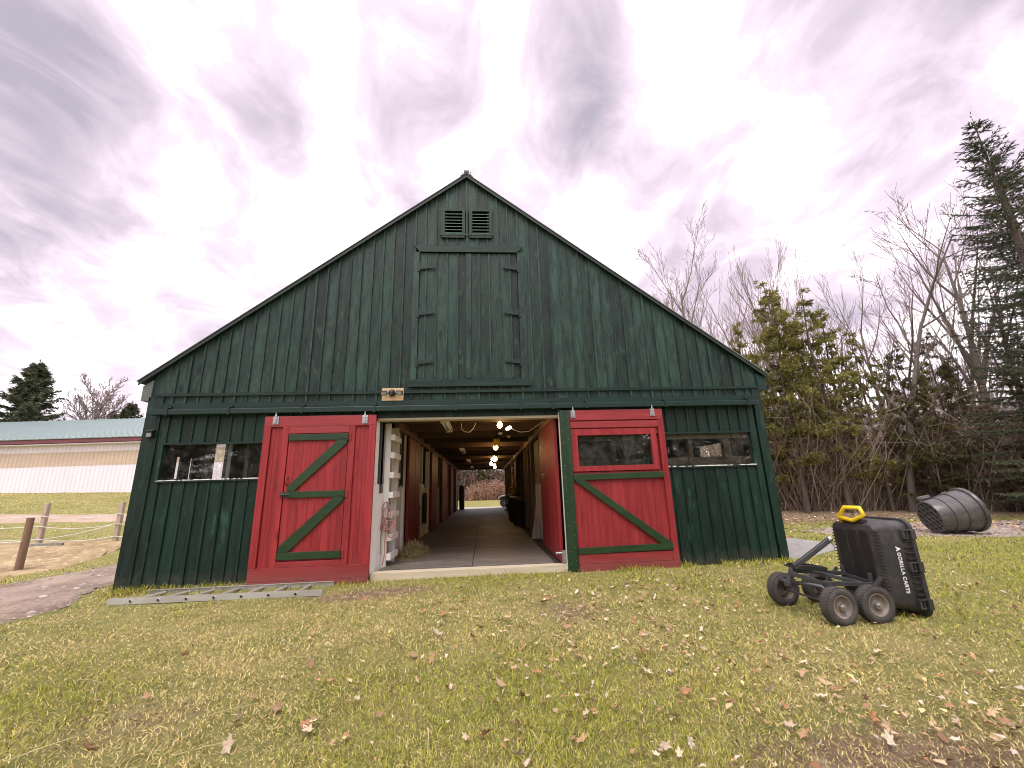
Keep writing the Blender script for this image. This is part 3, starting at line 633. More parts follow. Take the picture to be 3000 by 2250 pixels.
def hanger(door, x0, x1, z0, z1):
    xm = (x0+x1)/2; w_ = (x1-x0)*.36
    h = MB().box(xm-w_, xm+w_, -.154, -.146, z0, z1-.02).box(xm-.016, xm+.016, -.168, -.154, z0+.02, z1).box(xm-w_*.8, xm+w_*.8, -.162, -.154, z1-.055, z1-.04)
    h.tube([(xm, -.16, z1-.01), (xm, -.16, z1+.04)], .010, 6)
    h.build('hanger', mt['zinc'], door, bev=.003)
hanger(d1, -3.345, -3.22, 2.36, 2.505); hanger(d1, -1.96, -1.84, 2.35, 2.50)
# wicket door inside it
wd = boxo('wicket_door', mt['red_in'], barn, -3.062, -2.147, -.108, -.10, .33, 2.208)
plank_run(wd, [-3.06, -2.955, -2.83, -2.70, -2.58, -2.46, -2.33, -2.24, -2.15], .332, 2.206, mt['red'], -.128, .018)
def brace(door, pts, mat=mt['brace'], y0=-.157, y1=-.1295, name='brace'): return MB().prism(pts, y0, y1).build(name, mat, door, bev=.003)
brace(wd, [(-3.055, 2.10), (-2.153, 2.10), (-2.153, 2.198), (-3.055, 2.198)])
brace(wd, [(-3.015, 1.228), (-2.160, 1.228), (-2.160, 1.322), (-3.015, 1.322)])
brace(wd, [(-3.058, .35), (-2.165, .35), (-2.165, .452), (-3.058, .452)])
brace(wd, [(-3.01, 1.3245), (-2.905, 1.3245), (-2.156, 2.045), (-2.156, 2.0975), (-2.305, 2.0975), (-3.01, 1.39)])
brace(wd, [(-3.052, .4545), (-2.905, .4545), (-2.162, 1.17), (-2.162, 1.2255), (-2.30, 1.2255), (-3.052, .53)])
for z in (2.15, 1.275, .40):
    h = MB().prism([(-2.29, z-.008), (-2.155, z-.04), (-2.155, z+.04), (-2.29, z+.008)], -.165, -.1585); h.tube([(-2.146, -.162, z-.055), (-2.146, -.162, z+.055)], .009, 6)
    h.build('hinge_strap', mt['brace'], wd)
    MB().box(-2.137, -2.098, -.152, -.144, z-.055, z+.055).build('hinge_leaf', mt['red'], wd)
MB().tube([(-3.02, -.13, 1.425), (-3.02, -.185, 1.44), (-3.02, -.185, 1.53), (-3.02, -.13, 1.548)], .011, 8).build('handle', mt['red'], wd, smooth=True)
MB().box(-3.10, -3.03, -.165, -.145, 1.255, 1.315).box(-3.05, -2.955, -.18, -.165, 1.27, 1.295).tube([(-3.09, -.175, 1.28), (-2.94, -.185, 1.28), (-2.94, -.185, 1.25)], .008, 6).build('latch', mt['blackmetal'], wd)

d2 = boxo('sliding_door', mt['red_in'], barn, 1.43, 3.03, -.078, -.07, .0, 1.48)
MB().box(1.43, 3.03, -.078, -.07, 2.10, 2.50).box(1.43, 1.53, -.078, -.07, 1.48, 2.10).box(2.80, 3.03, -.078, -.07, 1.48, 2.10).build('backing', mt['red_in'], d2)
xs_ = [1.434, 1.52, 1.626, 1.819, 2.033, 2.256, 2.525, 2.74, 2.928]
plank_run(d2, xs_, .11, 1.49, mt['red'], -.112, .03)
plank_run(d2, [1.434, 1.62, 1.85, 2.05, 2.30, 2.52, 2.74, 2.928], 2.095, 2.49, mt['red'], -.112, .03)
rail(d2, 'rail', mt['red_x'], 1.433, 3.027, 2.335, 2.507); rail(d2, 'rail', mt['red_x'], 1.433, 2.925, 2.205, 2.312)
rail(d2, 'stile', mt['red'], 2.928, 3.03, .112, 2.332)
rail(d2, 'rail', mt['red_x'], 1.436, 3.035, .0, .108, -.146); rail(d2, 'rail', mt['red_x'], 1.436, 2.925, .112, .25)
wf = MB().box(1.436, 2.885, -.135, -.106, 2.083, 2.185).box(1.436, 2.885, -.135, -.106, 1.50, 1.583).box(1.436, 1.545, -.135, -.106, 1.584, 2.082).box(2.79, 2.885, -.135, -.106, 1.584, 2.082).build('window_frame', mt['red'], d2, bev=.003)
boxo('pane', mt['glass'], d2, 1.546, 2.789, -.102, -.098, 1.56, 2.10)
brace(d2, [(1.44, 1.365), (2.928, 1.372), (2.928, 1.465), (1.44, 1.46)]); brace(d2, [(1.44, .253), (2.945, .270), (2.945, .365), (1.44, .345)])
brace(d2, [(2.755, .3655), (2.94, .3685), (1.61, 1.3625), (1.443, 1.3620)][::-1])
hanger(d2, 1.44, 1.545, 2.375, 2.515); hanger(d2, 2.80, 2.905, 2.385, 2.53)
ep = boxo('edge_post', mt['brace_z'], d2, 1.262, 1.431, -.17, -.115, .015, 2.502, .004)
m = MB()
for k in range(13):
    for x in (1.30, 1.39):
        z = .12 + k*.185 + (.05 if x > 1.35 else 0); m.tube([(x, -.174, z), (x, -.168, z)], .006, 6)
m.build('screws', mt['zinc'], d2)
boxo('edge_return', mt['white'], d2, 1.262, 1.30, -.113, -.02, .04, 2.49)
m = MB().tube([(1.10, -.03, .27), (1.2, -.03, .27)], .018, 8).box(1.20, 1.255, -.05, -.02, .10, .31).tube([(1.13, -.055, .27), (1.13, -.005, .27)], .012, 6); m.build('floor_latch', mt['zinc'], d2)

# ------------------------------------------------------------------ lamps and small things on the barn
t = empty('flood_light', (-1.49, -.05, 2.84), 'twin-head black flood light on a raw pine board above the opening', 'flood light')
def loc(m, name, mat, parent, **k):      # build in world coordinates under a thing that has a location
    o = m.build(name, mat, parent, **k); o.matrix_parent_inverse = Matrix.Translation(-Vector(parent.location)); return o
loc(MB().box(-1.668, -1.318, -.085, -.067, 2.733, 2.945), 'mounting_board', mt['pine'], t, bev=.003)
loc(MB().lathe([(0, 0), (.05, 0), (.058, .02), (.055, .06), (.03, .085), (0, .09)], 14, Matrix.Translation((-1.50, -.085, 2.865)) @ Matrix.Rotation(R(105), 4, 'X')).tube([(-1.50, -.15, 2.83), (-1.50, -.16, 2.80)], .03, 8), 'sensor_head', mt['black'], t, smooth=True)
for sx in (-1, 1):
    h = MB(); M_ = Matrix.Translation((-1.50+sx*.125, -.15, 2.845)) @ Matrix.Rotation(R(20), 4, 'X') @ Matrix.Rotation(R(-18*sx), 4, 'Z')
    h.box(-.055, .055, 0, .025, -.04, .04, M_).bar((-1.50+sx*.04, -.12, 2.85), (-1.50+sx*.09, -.13, 2.845), .02, .02)
    o = loc(h, 'lamp_head', mt['black'], t, bev=.006)
    g = MB().box(-.042, .042, -.003, -.001, -.028, .028, M_).build('lens', mt['lampglass'], o)
t = empty('solar_light', (-5.19, -.05, 2.26), 'small square solar light screwed to the left corner board', 'solar light')
loc(MB().prism([(-5.235, 2.205), (-5.15, 2.205), (-5.15, 2.305), (-5.235, 2.305)], -.10, -.052), 'housing', mt['black'], t, bev=.006)
loc(MB().box(-5.225, -5.16, -.104, -.101, 2.215, 2.275), 'lens', mt['lampglass'], t)
loc(MB().bar((-5.24, -.085, 2.315), (-5.145, -.085, 2.315), .075, .012, up=(0, -.4, 1)), 'solar_panel', mt['blackmetal'], t)

def bulb(x, y, z, r, mat, label, watts, col, drop=.12):
    t = empty('hanging_bulb', (x, y, z), label, 'light bulb', 'lamps hanging along the barn aisle')
    MB().lathe([(.0, -r), (r*.6, -r*.8), (r, 0), (r*.75, r*.7), (r*.4, r*1.1), (r*.35, r*1.4)], 14).build('bulb', mat, t, smooth=True)
    MB().tube([(0, 0, r*1.3), (0, 0, r*2.3)], .02, 8).tube([(0, 0, r*2.2), (0, 0, max(r*2.4, 2.66-z))], .005, 5).build('socket', mt['black'], t)
    if watts:
        l = bpy.data.lights.new('lamp_glow', 'POINT'); l.energy = watts; l.color = col; l.shadow_soft_size = r
        o = bpy.data.objects.new('lamp_glow', l); C.objects.link(o); o.location = (x, y, z-r-.06)
warm = (1, .60, .25)
bulb(.305, .80, 2.42, .055, mt['bulb'], 'large glowing warm bulb nearest the barn opening', 5, warm)
bulb(.345, 5.15, 2.43, .075, mt['bulb'], 'glowing warm bulb second along the aisle behind the yellow trap', 6, warm)
bulb(.445, 10.0, 2.44, .10, mt['bulb'], 'glowing warm bulb third along the aisle with small lamps beside it', 6, warm)
bulb(.325, 9.9, 2.42, .05, mt['bulb_w'], 'small bright lamp just left of the third warm bulb', 0, warm)
bulb(.345, 13.0, 2.42, .085, mt['bulb_w'], 'bright whitish lamp past the third bulb, left of the farthest pair', 4, warm)
bulb(.545, 14.6, 2.44, .07, mt['bulb_w'], 'upper one of the two farthest lamps in the aisle', 0, warm)
bulb(.61, 16.6, 2.44, .085, mt['bulb_w'], 'farthest lamp in the aisle above the back doorway', 3, warm)
t = empty('work_lamp', (.505, 1.42, 2.45), 'white clip lamp with a dangling pale cord right of the first bulb', 'work lamp')
M_ = Matrix.Rotation(R(-50), 4, 'Z') @ Matrix.Rotation(R(75), 4, 'Y')
MB().lathe([(.0, -.06), (.03, -.06), (.035, .05), (.02, .07), (0, .07)], 12, M_).build('lamp_tube', mt['bulb_w'], t, smooth=True)
MB().tube([(.05, .02, .01), (.12, .06, -.03), (.25, .1, -.07), (.42, .12, -.06), (.6, .1, .06), (.70, .1, .13)], .006, 5).build('cord', mt['rope_w'], t)
for i, (x, y, z, r, lb) in enumerate(((.365, 2.15, 2.44, .055, 'round white ceiling fitting just behind the first bulb'), (.59, 2.8, 2.45, .05, 'thin white ceiling dish right of the yellow trap'), (.45, 8.4, 2.44, .07, 'round white ceiling fitting above the third bulb'))):
    t = empty('ceiling_fitting', (x, y, z), lb, 'ceiling fitting', 'white ceiling fittings in the aisle')
    MB().lathe([(0, -.012), (r*.7, -.01), (r, .01), (r*.6, .03), (0, .035)], 14, Matrix.Rotation(R(35), 4, 'X')).build('dish', mt['white'], t, smooth=True)
    MB().tube([(0, 0, .03), (0, 0, .22)], .01, 6).build('stem', mt['black'], t)
t = empty('fly_trap', (.315, 3.1, 2.42), 'yellow hanging fly trap with black caps under the joists', 'fly trap')
for k, dx in enumerate((-.055, -.02, .02, .055)):
    MB().lathe([(0, -.17), (.014, -.165), (.022, -.10), (.024, -.02), (.012, .03), (0, .035)], 10, Matrix.Translation((dx, 0, 0))).build('lobe', mt['yellow'], t, smooth=True)
MB().lathe([(0, .09), (.05, .08), (.065, .03), (.03, .015), (0, .015)], 12).tube([(0, 0, .09), (0, 0, .24)], .004, 5).build('cap', mt['black'], t, smooth=True)
# fluorescent fixtures
for (y, x, lb) in ((.42, -.70, 'long two-tube fluorescent fixture nearest the opening, unlit'), (5.8, -.665, 'second two-tube fluorescent fixture along the aisle ceiling'), (10.6, -.655, 'third two-tube fluorescent fixture along the aisle ceiling'), (15.6, -.66, 'farthest two-tube fluorescent fixture before the back doorway')):
    t = empty('tube_light', (x, y, 2.47), lb, 'tube light', 'fluorescent fixtures along the aisle')
    MB().box(-.07, .07, 0, 1.25, .0, .035).build('housing', mt['white'], t, bev=.004)
    for dx in (-.035, .035): MB().tube([(dx, .03, -.022), (dx, 1.22, -.022)], .017, 8).build('tube', mt['white'], t, smooth=True)
    MB().box(-.06, .06, .0, .03, -.045, .0).box(-.06, .06, 1.22, 1.25, -.045, 0).build('end_cap', mt['white'], t)
m = MB().tube([(-.42, 1.0, 2.5), (-.42, 1.0, 2.40), (-.36, 1.0, 2.34), (-.27, 1.0, 2.33), (-.19, 1.0, 2.40), (-.15, 1.0, 2.5)], .006, 6)
tag(m.build('pale_cord', mt['rope_w']), 'thin pale cord looping from the first joist left of the bulbs', 'cord')

# halter and rope by the ladder
t = empty('halter', (-1.56, .24, 1.0), 'reddish rope halter and lead hanging from the white ladder rail', 'halter')
def loop(cx, cz, rx, rz, y, tilt=0, n=18, r=.009):
    p = []
    for k in range(n+1):
        a = 2*math.pi*k/n; u, v = rx*math.cos(a), rz*math.sin(a); p.append((cx + u*math.cos(tilt)-v*math.sin(tilt), y + .012*math.sin(2*a), cz + u*math.sin(tilt)+v*math.cos(tilt)))
    return MB().tube(p, r, 6)
for a in ((-.02, -.05, .06, .17, -.01, .1), (.03, -.2, .085, .12, -.03, -.5), (-.01, -.25, .10, .07, -.02, .4), (.06, -.30, .07, .13, -.04, .2), (-.05, -.12, .04, .15, .0, -.15)):
    loop(*a).build('strap', mt['rope'], t)
MB().tube([(-.01, 0, .08), (.0, -.01, -.1), (-.03, -.02, -.4), (-.02, -.02, -.65), (-.05, -.02, -.84)], .009, 6).build('lead_rope', mt['rope'], t)
MB().tube([(-.07, 0, -.2), (-.10, -.0, -.4), (-.085, -.0, -.68)], .008, 6).build('lead_rope', mt['oldwood'], t)
MB().box(-.02, .02, -.05, -.035, -.22, -.17).box(.02, .05, -.06, -.045, -.12, -.08).build('buckle', mt['zinc'], t)
MB().tube([(-.03, .02, .10), (-.01, -.02, .11), (.0, -.03, .08)], .01, 6).build('hook', mt['blackmetal'], t)
t = empty('bridle', (-1.66, 1.1, .95), 'black leather bridle hanging on the white wall behind the ladder', 'bridle')
for a in ((0, .1, .05), (.01, -.05, .07), (-.01, -.2, .06)):
    p = [( .01, .10*math.cos(k*.52)+a[0], a[1]+.12*math.sin(k*.52)) for k in range(13)]
    MB().tube(p, .012, 6).build('strap', mt['black'], t)
MB().tube([(.01, 0, .30), (.01, .02, .0), (.01, -.03, -.35)], .014, 6).build('rein', mt['black'], t)
t = empty('hay_pile', (-1.36, 1.55, .12), 'loose heap of hay on the mats beside the first stall door', 'hay')
v = []; f = []
for k in range(2600):
    a = rng.random()*6.283; rr = .46*math.sqrt(rng.random()); h = .25*(1-(rr/.44)**2)*rng.random()
    p = Vector((rr*math.cos(a)*.62, rr*math.sin(a)*1.35, h)); d = Vector(rng.normal(size=3)); d.z *= .35; d = d.normalized()*rng.uniform(.06, .16); w = d.cross(Vector((0, 0, 1))).normalized()*.003
    n = len(v); v += [p-w, p+w, p+d+w, p+d-w]; f.append((n, n+1, n+2, n+3))
v = [(p[0], p[1], max(p[2], .003)) for p in v]
npmesh('stalks', v, f, mt['hay'], t)
MB().lathe([(.30, 0), (.24, .05), (.14, .09), (0, .11)], 12, Matrix.Diagonal((.65, 1.3, 1, 1))).build('heap', mt['hay'], t)
v = []; f = []
for k in range(700):
    yy = .2 + 9*rng.random()**2; xx = rng.uniform(-1.5, 1.0) if rng.random() < .5 else -1.5 + .5*rng.random()**2; d = Vector((rng.normal(), rng.normal(), 0)).normalized()*rng.uniform(.02, .07); w = Vector((-d.y, d.x, 0)).normalized()*.0022; p = Vector((xx, yy, .129))
    n = len(v); v += [p-w, p+w, p+d+w, p+d-w]; f.append((n, n+1, n+2, n+3))
tag(npmesh('straw_litter', v, f, mt['hay']), 'wisps of straw strewn over the aisle mats', 'straw', kind='stuff')
t = empty('rolled_pad', (-1.62, 4.95, .82), 'long dark rolled pad hanging on the second white panel', 'pad')
MB().lathe([(0, -.40), (.09, -.39), (.11, -.34), (.11, .34), (.09, .40), (0, .41)], 14, Matrix.Diagonal((.5, 1.2, 1, 1))).build('pad', mt['black'], t, smooth=True)
MB().tube([(0, 0, .4), (0, 0, .58)], .012, 6).build('strap', mt['black'], t)
# far end of the aisle
def barrel(x, y, r, h, label, lid=None):
    t = empty('trash_barrel', (x, y, .12), label, 'barrel', 'black barrels along the right aisle wall')
    MB().lathe([(0, 0), (r*.86, 0), (r*.9, .03), (r*.98, h*.9), (r*1.06, h*.92), (r*1.06, h), (r*.98, h), (r*.85, .05), (0, .05)], 22).build('body', mt['black'], t, smooth=True)
    if lid: MB().lathe([(r*1.08, h), (r*1.08, h+.03), (r*.8, h+.07), (0, h+.08)], 22).build('lid', mt[lid], t, smooth=True)
barrel(1.15, 6.8, .25, .82, 'black barrel nearest the opening along the right wall', 'black')
barrel(1.13, 8.4, .25, .80, 'middle black barrel along the right wall', 'black'); barrel(1.13, 9.6, .24, .86, 'black barrel farthest along the right wall', 'black')
t = empty('feed_bucket', (1.13, 9.62, 1.06), 'orange-yellow bucket standing on the farthest barrel', 'bucket')
MB().lathe([(0, 0), (.11, 0), (.13, .22), (.14, .22), (.14, .24), (.12, .24), (0, .2)], 16).build('body', mt['yellow'], t, smooth=True)
mt['redplastic'] = surf('red_plastic', (.6, .04, .02), None, rough=.4, scale=8, bump=.02, rnd=0)
t = empty('fuel_can', (1.17, 13.6, .62), 'small red can on a wall ledge near the back doorway', 'can')
MB().box(-.06, .06, -.14, .14, 0, .30).build('body', mt['redplastic'], t, bev=.02); MB().tube([(0, -.05, .30), (0, -.05, .36), (0, .08, .36), (0, .08, .3)], .015, 6).build('handle', mt['redplastic'], t)
boxo('ledge', mt['brown_z'], barn, 1.05, 1.33, 13.3, 13.9, .55, .615)
t = empty('hose_coil', (1.29, 11.2, 1.45), 'amber hose coiled on hooks on the right plywood wall', 'hose')
for k in range(5):
    p = [(-.05-.012*k, (.28+.01*k)*math.cos(a*.35), (.42+.012*k)*math.sin(a*.35)) for a in range(19)]
    MB().tube(p, .013, 6).build('coil', mt['rope'], t, smooth=True)
for k, (y, z) in enumerate(((10.3, 2.0), (10.3, 1.5))):
    t = empty('tool_hook', (1.33, y, z), ('upper' if k == 0 else 'lower') + ' pair of bent metal hooks on the plywood wall', 'hook')
    for dy in (0, .25): MB().tube([(0, dy, .12), (-.14, dy, .10), (-.20, dy, .0), (-.14, dy, -.05)], .012, 6).build('prong', mt['zinc'], t)
t = empty('broom', (1.2, 3.25, .12), 'corn broom leaning in the corner behind the red stall door', 'broom')
MB().tube([(0, 0, .45), (.1, .12, 1.4)], .014, 8).build('handle', mt['pine'], t)
MB().prism([(-.12, .0), (.10, .0), (.05, .45), (-.03, .45)], -.03, .03).build('bristles', mt['oldwood'], t)
t = empty('rolled_mat', (-1.37, 19.3, .12), 'tall black rubber roll with pale clips by the back doorway', 'rubber mat')
MB().lathe([(0, 0), (.15, 0), (.16, .05), (.16, 1.33), (.13, 1.4), (0, 1.4)], 18).build('roll', mt['black'], t, smooth=True)
for k in range(6): MB().box(.12, .17, -.17, -.14, .15+k*.22, .18+k*.22).build('clip', mt['zinc'], t)
# small fallen leaf heap on the sill corner
# ------------------------------------------------------------------ quad bike behind the barn
def wheel_mesh(parent, name, cx, cy, cz, r, w, tyre, rim, lugs=0, rot=0, side=-1):
    """axis along Y; side: which way the dish faces"""
    M_ = Matrix.Translation((cx, cy, cz)) @ Matrix.Rotation(rot, 4, 'Z') @ Matrix.Rotation(R(90*side), 4, 'X')
    hub = MB().tube([M_ @ Vector((0, 0, -w*.5)), M_ @ Vector((0, 0, w*.62))], r*.10, 10)
    hub.tube([M_ @ Vector((0, 0, w*.4)), M_ @ Vector((0, 0, w*.48))], r*.2, 12)
    wh = hub.build(name, mt['zinc'], parent)
    rr = r*.60
    t_ = MB().lathe([(rr, -w*.42), (rr*1.12, -w*.5), (r*.86, -w*.52), (r*.97, -w*.40), (r, -w*.2), (r, w*.2), (r*.97, w*.40), (r*.86, w*.52), (rr*1.12, w*.5), (rr, w*.42)], 40, M_, closed=True)
    t_.build('tyre', tyre, wh, smooth=True)
    if lugs:
        lm = MB()
        for k in range(lugs):
            a = 2*math.pi*k/lugs
            for sgn, off in ((-1, 0), (1, .5)):
                b = a + off*2*math.pi/lugs; ML = M_ @ Matrix.Rotation(b, 4, 'Z') @ Matrix.Rotation(R(14*sgn), 4, 'X')
                lm.box(r*.96, r*1.006, -r*.030, r*.030, min(0.004*sgn, sgn*w*.47), max(.004*sgn, sgn*w*.47), ML)
        lm.build('tread', tyre, wh)
    MB().lathe([(rr*1.05, w*.42), (rr*1.02, w*.46), (rr*.92, w*.44), (rr*.84, w*.20), (rr*.45, w*.12), (rr*.34, w*.22), (0, w*.24)], 30, M_).lathe([(rr*.99, -w*.4), (rr*.95, w*.3)], 30, M_).build('rim', rim, wh, smooth=True)
    return wh
mt['tyre'] = surf('dusty_tyre', (.075, .066, .060), (.035, .032, .031), rough=.85, scale=14, bump=.3, bdist=.006, rnd=.08, worn=(.14, .115, .095), worn_pos=.55, worn_scale=6, worn_w=.2)
mt['rim'] = surf('dusty_rim', (.20, .165, .14), (.10, .085, .075), rough=.6, scale=7, bump=.1, rnd=.1, worn=(.33, .26, .21), worn_pos=.5, worn_scale=5, worn_w=.2)
mt['greyplastic'] = surf('grey_plastic', (.62, .60, .62), (.5, .48, .5), rough=.4, scale=5, bump=.02, rnd=0)
q = empty('quad_bike', (1.98, 23.0, .02), 'quad bike with pale fenders parked outside the back doorway', 'quad bike')
for x in (-.6, .6):
    for y in (-.42, .42): wheel_mesh(q, 'wheel', x, y, .29, .29, .22, mt['tyre'], mt['rim'], 14, side=1 if y < 0 else -1)
MB().prism([(-.75, .30), (.7, .30), (.8, .55), (.5, .68), (-.1, .62), (-.5, .75), (-.95, .60)], -.25, .25).build('body', mt['blackmetal'], q, bev=.03)
for x in (-.6, .62):
    pts = [(x-.42, .58), (x-.28, .74), (x, .80), (x+.30, .72), (x+.40, .60), (x+.36, .60), (x+.28, .68), (x, .755), (x-.26, .70), (x-.38, .57)]
    MB().prism(pts, -.55, .55).build('fender', mt['greyplastic'], q, bev=.01)
MB().prism([(-.1, .62), (.55, .66), (.62, .82), (.1, .80)], -.17, .17).build('seat', mt['black'], q, bev=.04)
MB().tube([(-.35, -.38, 1.02), (-.28, -.15, .98), (-.28, .15, .98), (-.35, .38, 1.02)], .018, 6).tube([(-.28, 0, .98), (-.40, 0, .6)], .025, 6).build('handlebar', mt['blackmetal'], q)
rk = MB()
for y in (-.4, -.13, .13, .4): rk.tube([(-.95, y, .88), (-.4, y, .88)], .011, 5)
for x in (-.95, -.4): rk.tube([(x, -.4, .88), (x, .4, .88)], .011, 5)
rk.tube([(-.9, -.2, .88), (-.8, -.2, .6)], .012, 5).tube([(-.9, .2, .88), (-.8, .2, .6)], .012, 5).build('rack', mt['blackmetal'], q)
MB().tube([(-.98, -.3, .45), (-1.08, -.3, .6), (-1.02, -.25, .85), (-1.02, .25, .85), (-1.08, .3, .6), (-.98, .3, .45)], .02, 6).build('bumper', mt['blackmetal'], q)
for y in (-.28, .28): MB().lathe([(0, .0), (.06, 0), (.07, .05), (0, .08)], 12, Matrix.Translation((-.97, y, .70)) @ Matrix.Rotation(R(90), 4, 'Y')).build('headlight', mt['lampglass'], q)

# ------------------------------------------------------------------ dump cart
ct = empty('dump_cart', (0, 0, 0), 'black plastic dump cart tipped upright on four wheels in the grass', 'cart')
CZ = -.055; WR_ = .165
wheel_mesh(ct, 'wheel', 3.30, -2.80, CZ+WR_, WR_, .105, mt['tyre'], mt['rim'], 46, R(6), 1)
wheel_mesh(ct, 'wheel', 3.66, -2.80, CZ+WR_, WR_, .105, mt['tyre'], mt['rim'], 46, 0, 1)
wheel_mesh(ct, 'wheel', 3.27, -2.10, CZ+WR_, WR_, .105, mt['tyre'], mt['rim'], 46, R(6), -1)
wheel_mesh(ct, 'wheel', 3.68, -2.10, CZ+WR_, WR_, .105, mt['tyre'], mt['rim'], 46, 0, -1)
# bed: floor faces left (x=3.87), open side to the right (x=4.23), length upright
mt['bed'] = surf('bed_plastic', (.036, .034, .034), (.020, .019, .020), rough=.55, scale=26, bump=.12, bdist=.003, rnd=.05, worn=(.085, .077, .072), worn_pos=.5, worn_scale=4, worn_w=.25)
def rrect(x, y0, y1, z0, z1, r, n=5):
    p = []
    for cx, cz, a0 in ((y1-r, z1-r, 0), (y0+r, z1-r, 90), (y0+r, z0+r, 180), (y1-r, z0+r, 270)):
        for k in range(n): a = R(a0 + 90*k/(n-1)); p.append((x, cx + r*math.cos(a), cz + r*math.sin(a)))
    return p
def loft(rings, capa=True, capb=True):
    m = MB(); n = len(rings[0])
    for rg in rings: m.v += [tuple(p) for p in rg]
    for i in range(len(rings)-1):
        for k in range(n): m.f.append((i*n+k, i*n+(k+1) % n, (i+1)*n+(k+1) % n, (i+1)*n+k))
    if capa: m.f.append(tuple(range(n-1, -1, -1)))
    if capb: m.f.append(tuple((len(rings)-1)*n+k for k in range(n)))
    return m
BY0, BY1, BZ0, BZ1 = -2.745, -2.225, .0, .80
rings = [rrect(3.870, BY0+.03, BY1-.03, BZ0+.08, BZ1-.02, .05), rrect(3.880, BY0+.008, BY1-.008, BZ0+.06, BZ1+.0, .06), rrect(3.91, BY0, BY1, BZ0+.05, BZ1+.012, .065),
         rrect(4.19, BY0-.035, BY1+.035, BZ0-.02, BZ1+.035, .08), rrect(4.193, BY0-.065, BY1+.065, BZ0-.045, BZ1+.055, .10), rrect(4.225, BY0-.068, BY1+.068, BZ0-.048, BZ1+.058, .10),
         rrect(4.232, BY0-.055, BY1+.055, BZ0-.036, BZ1+.046, .095), rrect(4.228, BY0-.022, BY1+.022, BZ0-.005, BZ1+.022, .08), rrect(3.93, BY0+.02, BY1-.02, BZ0+.07, BZ1-.01, .06), rrect(3.90, BY0+.04, BY1-.04, BZ0+.09, BZ1-.03, .05)]
bed = loft(rings).build('bed', mt['bed'], ct, autosm=True)
for y0, y1 in ((BY0+.07, BY0+.175), (BY0+.205, BY0+.315), (BY0+.345, BY1-.07)):
    MB().prism([(3.858, BZ0+.12), (3.8695, BZ0+.10), (3.8695, BZ1-.05), (3.858, BZ1-.07)], y0, y1).build('floor_panel', mt['black'], bed, bev=.004)
m = MB()
for k in range(21):
    z = BZ0+.12+k*.031
    m.box(3.873, 3.915, BY0-.008, BY0+.004, z, z+.008); m.box(3.868, 3.90, BY0+.012, BY0+.03, z, z+.008); m.box(3.873, 3.915, BY1-.004, BY1+.008, z, z+.008); m.box(3.868, 3.90, BY1-.03, BY1-.012, z, z+.008)
m.build('edge_ribs', mt['bed'], bed)
m = MB()
for k in range(14):
    z = BZ0+.05+k*.054; m.box(4.12, 4.192, BY0-.055, BY0-.026, z, z+.008)
m.build('rim_ribs', mt['bed'], bed)
for z in (.70, .40, .07):
    MB().box(4.115, 4.22, BY0-.070, BY0-.028, z+.045, z+.058).box(4.11, 4.135, BY0-.066, BY0-.024, z-.02, z+.05).box(4.15, 4.165, BY0-.066, BY0-.024, z-.02, z+.05).box(4.11, 4.165, BY0-.07, BY0-.028, z-.03, z-.018).box(4.188, 4.236, BY0-.076, BY0-.04, z-.035, z+.06).build('rim_clip', mt['bed'], bed, bev=.003)
# lettering along the side
def text_mesh(s, size, mat, parent, M_, name='lettering', bold=.006):
    cu = bpy.data.curves.new(name, 'FONT'); cu.body = s; cu.size = size; cu.extrude = .0008; cu.offset = bold*size; cu.space_character = 1.08
    o = bpy.data.objects.new(name, cu); C.objects.link(o); dg = bpy.context.evaluated_depsgraph_get(); dg.update()
    me = bpy.data.meshes.new_from_object(o.evaluated_get(dg)); C.objects.unlink(o); bpy.data.objects.remove(o)
    me.transform(M_); me.materials.clear(); me.materials.append(mat); return link(name, me, None, parent)
mt['print'] = surf('white_print', (.82, .82, .80), (.74, .74, .72), rough=.5, scale=20, bump=0, rnd=0)
# side plane leans out towards the rim: normal roughly -Y
sl = math.atan2(.035, .28)
MT = Matrix.Translation((4.045, BY0-.0205, .545)) @ Matrix.Rotation(-sl, 4, 'Z') @ Matrix.Rotation(R(90), 4, 'X') @ Matrix.Rotation(R(-90), 4, 'Z') 
text_mesh('GORILLA CARTS', .047, mt['print'], bed, MT, bold=.02)
m = MB()
for k, (a, b) in enumerate((((.0, -.002), (.052, .040)), )):
    pass
lg = [(.0, .0), (.020, .043), (.027, .043), (.046, .0), (.035, .0), (.030, .012), (.024, .004), (.017, .012), (.012, 0)]
me = MB().add([(x, y, z) for z in (0, .001) for x, y in lg], [tuple(range(9)), tuple(range(17, 8, -1))] + [(i, (i+1) % 9, 9+(i+1) % 9, 9+i) for i in range(9)])
ML = MT @ Matrix.Translation((-.056, -.004, 0)); me.v = [tuple(ML @ Vector(p)) for p in me.v]
me.build('logo', mt['print'], bed)
hd = MB().tube([(3.90, -2.36, .80), (3.86, -2.375, .865), (3.87, -2.46, .965), (3.885, -2.63, .965), (3.88, -2.665, .90), (3.87, -2.535, .835), (3.86, -2.375, .858)], .021, 8)
hd.build('grab_handle', mt['yellow'], ct, smooth=True)
MB().bar((3.92, -2.38, .83), (3.92, -2.62, .83), .06, .05).build('handle_mount', mt['bed'], ct, bev=.01)
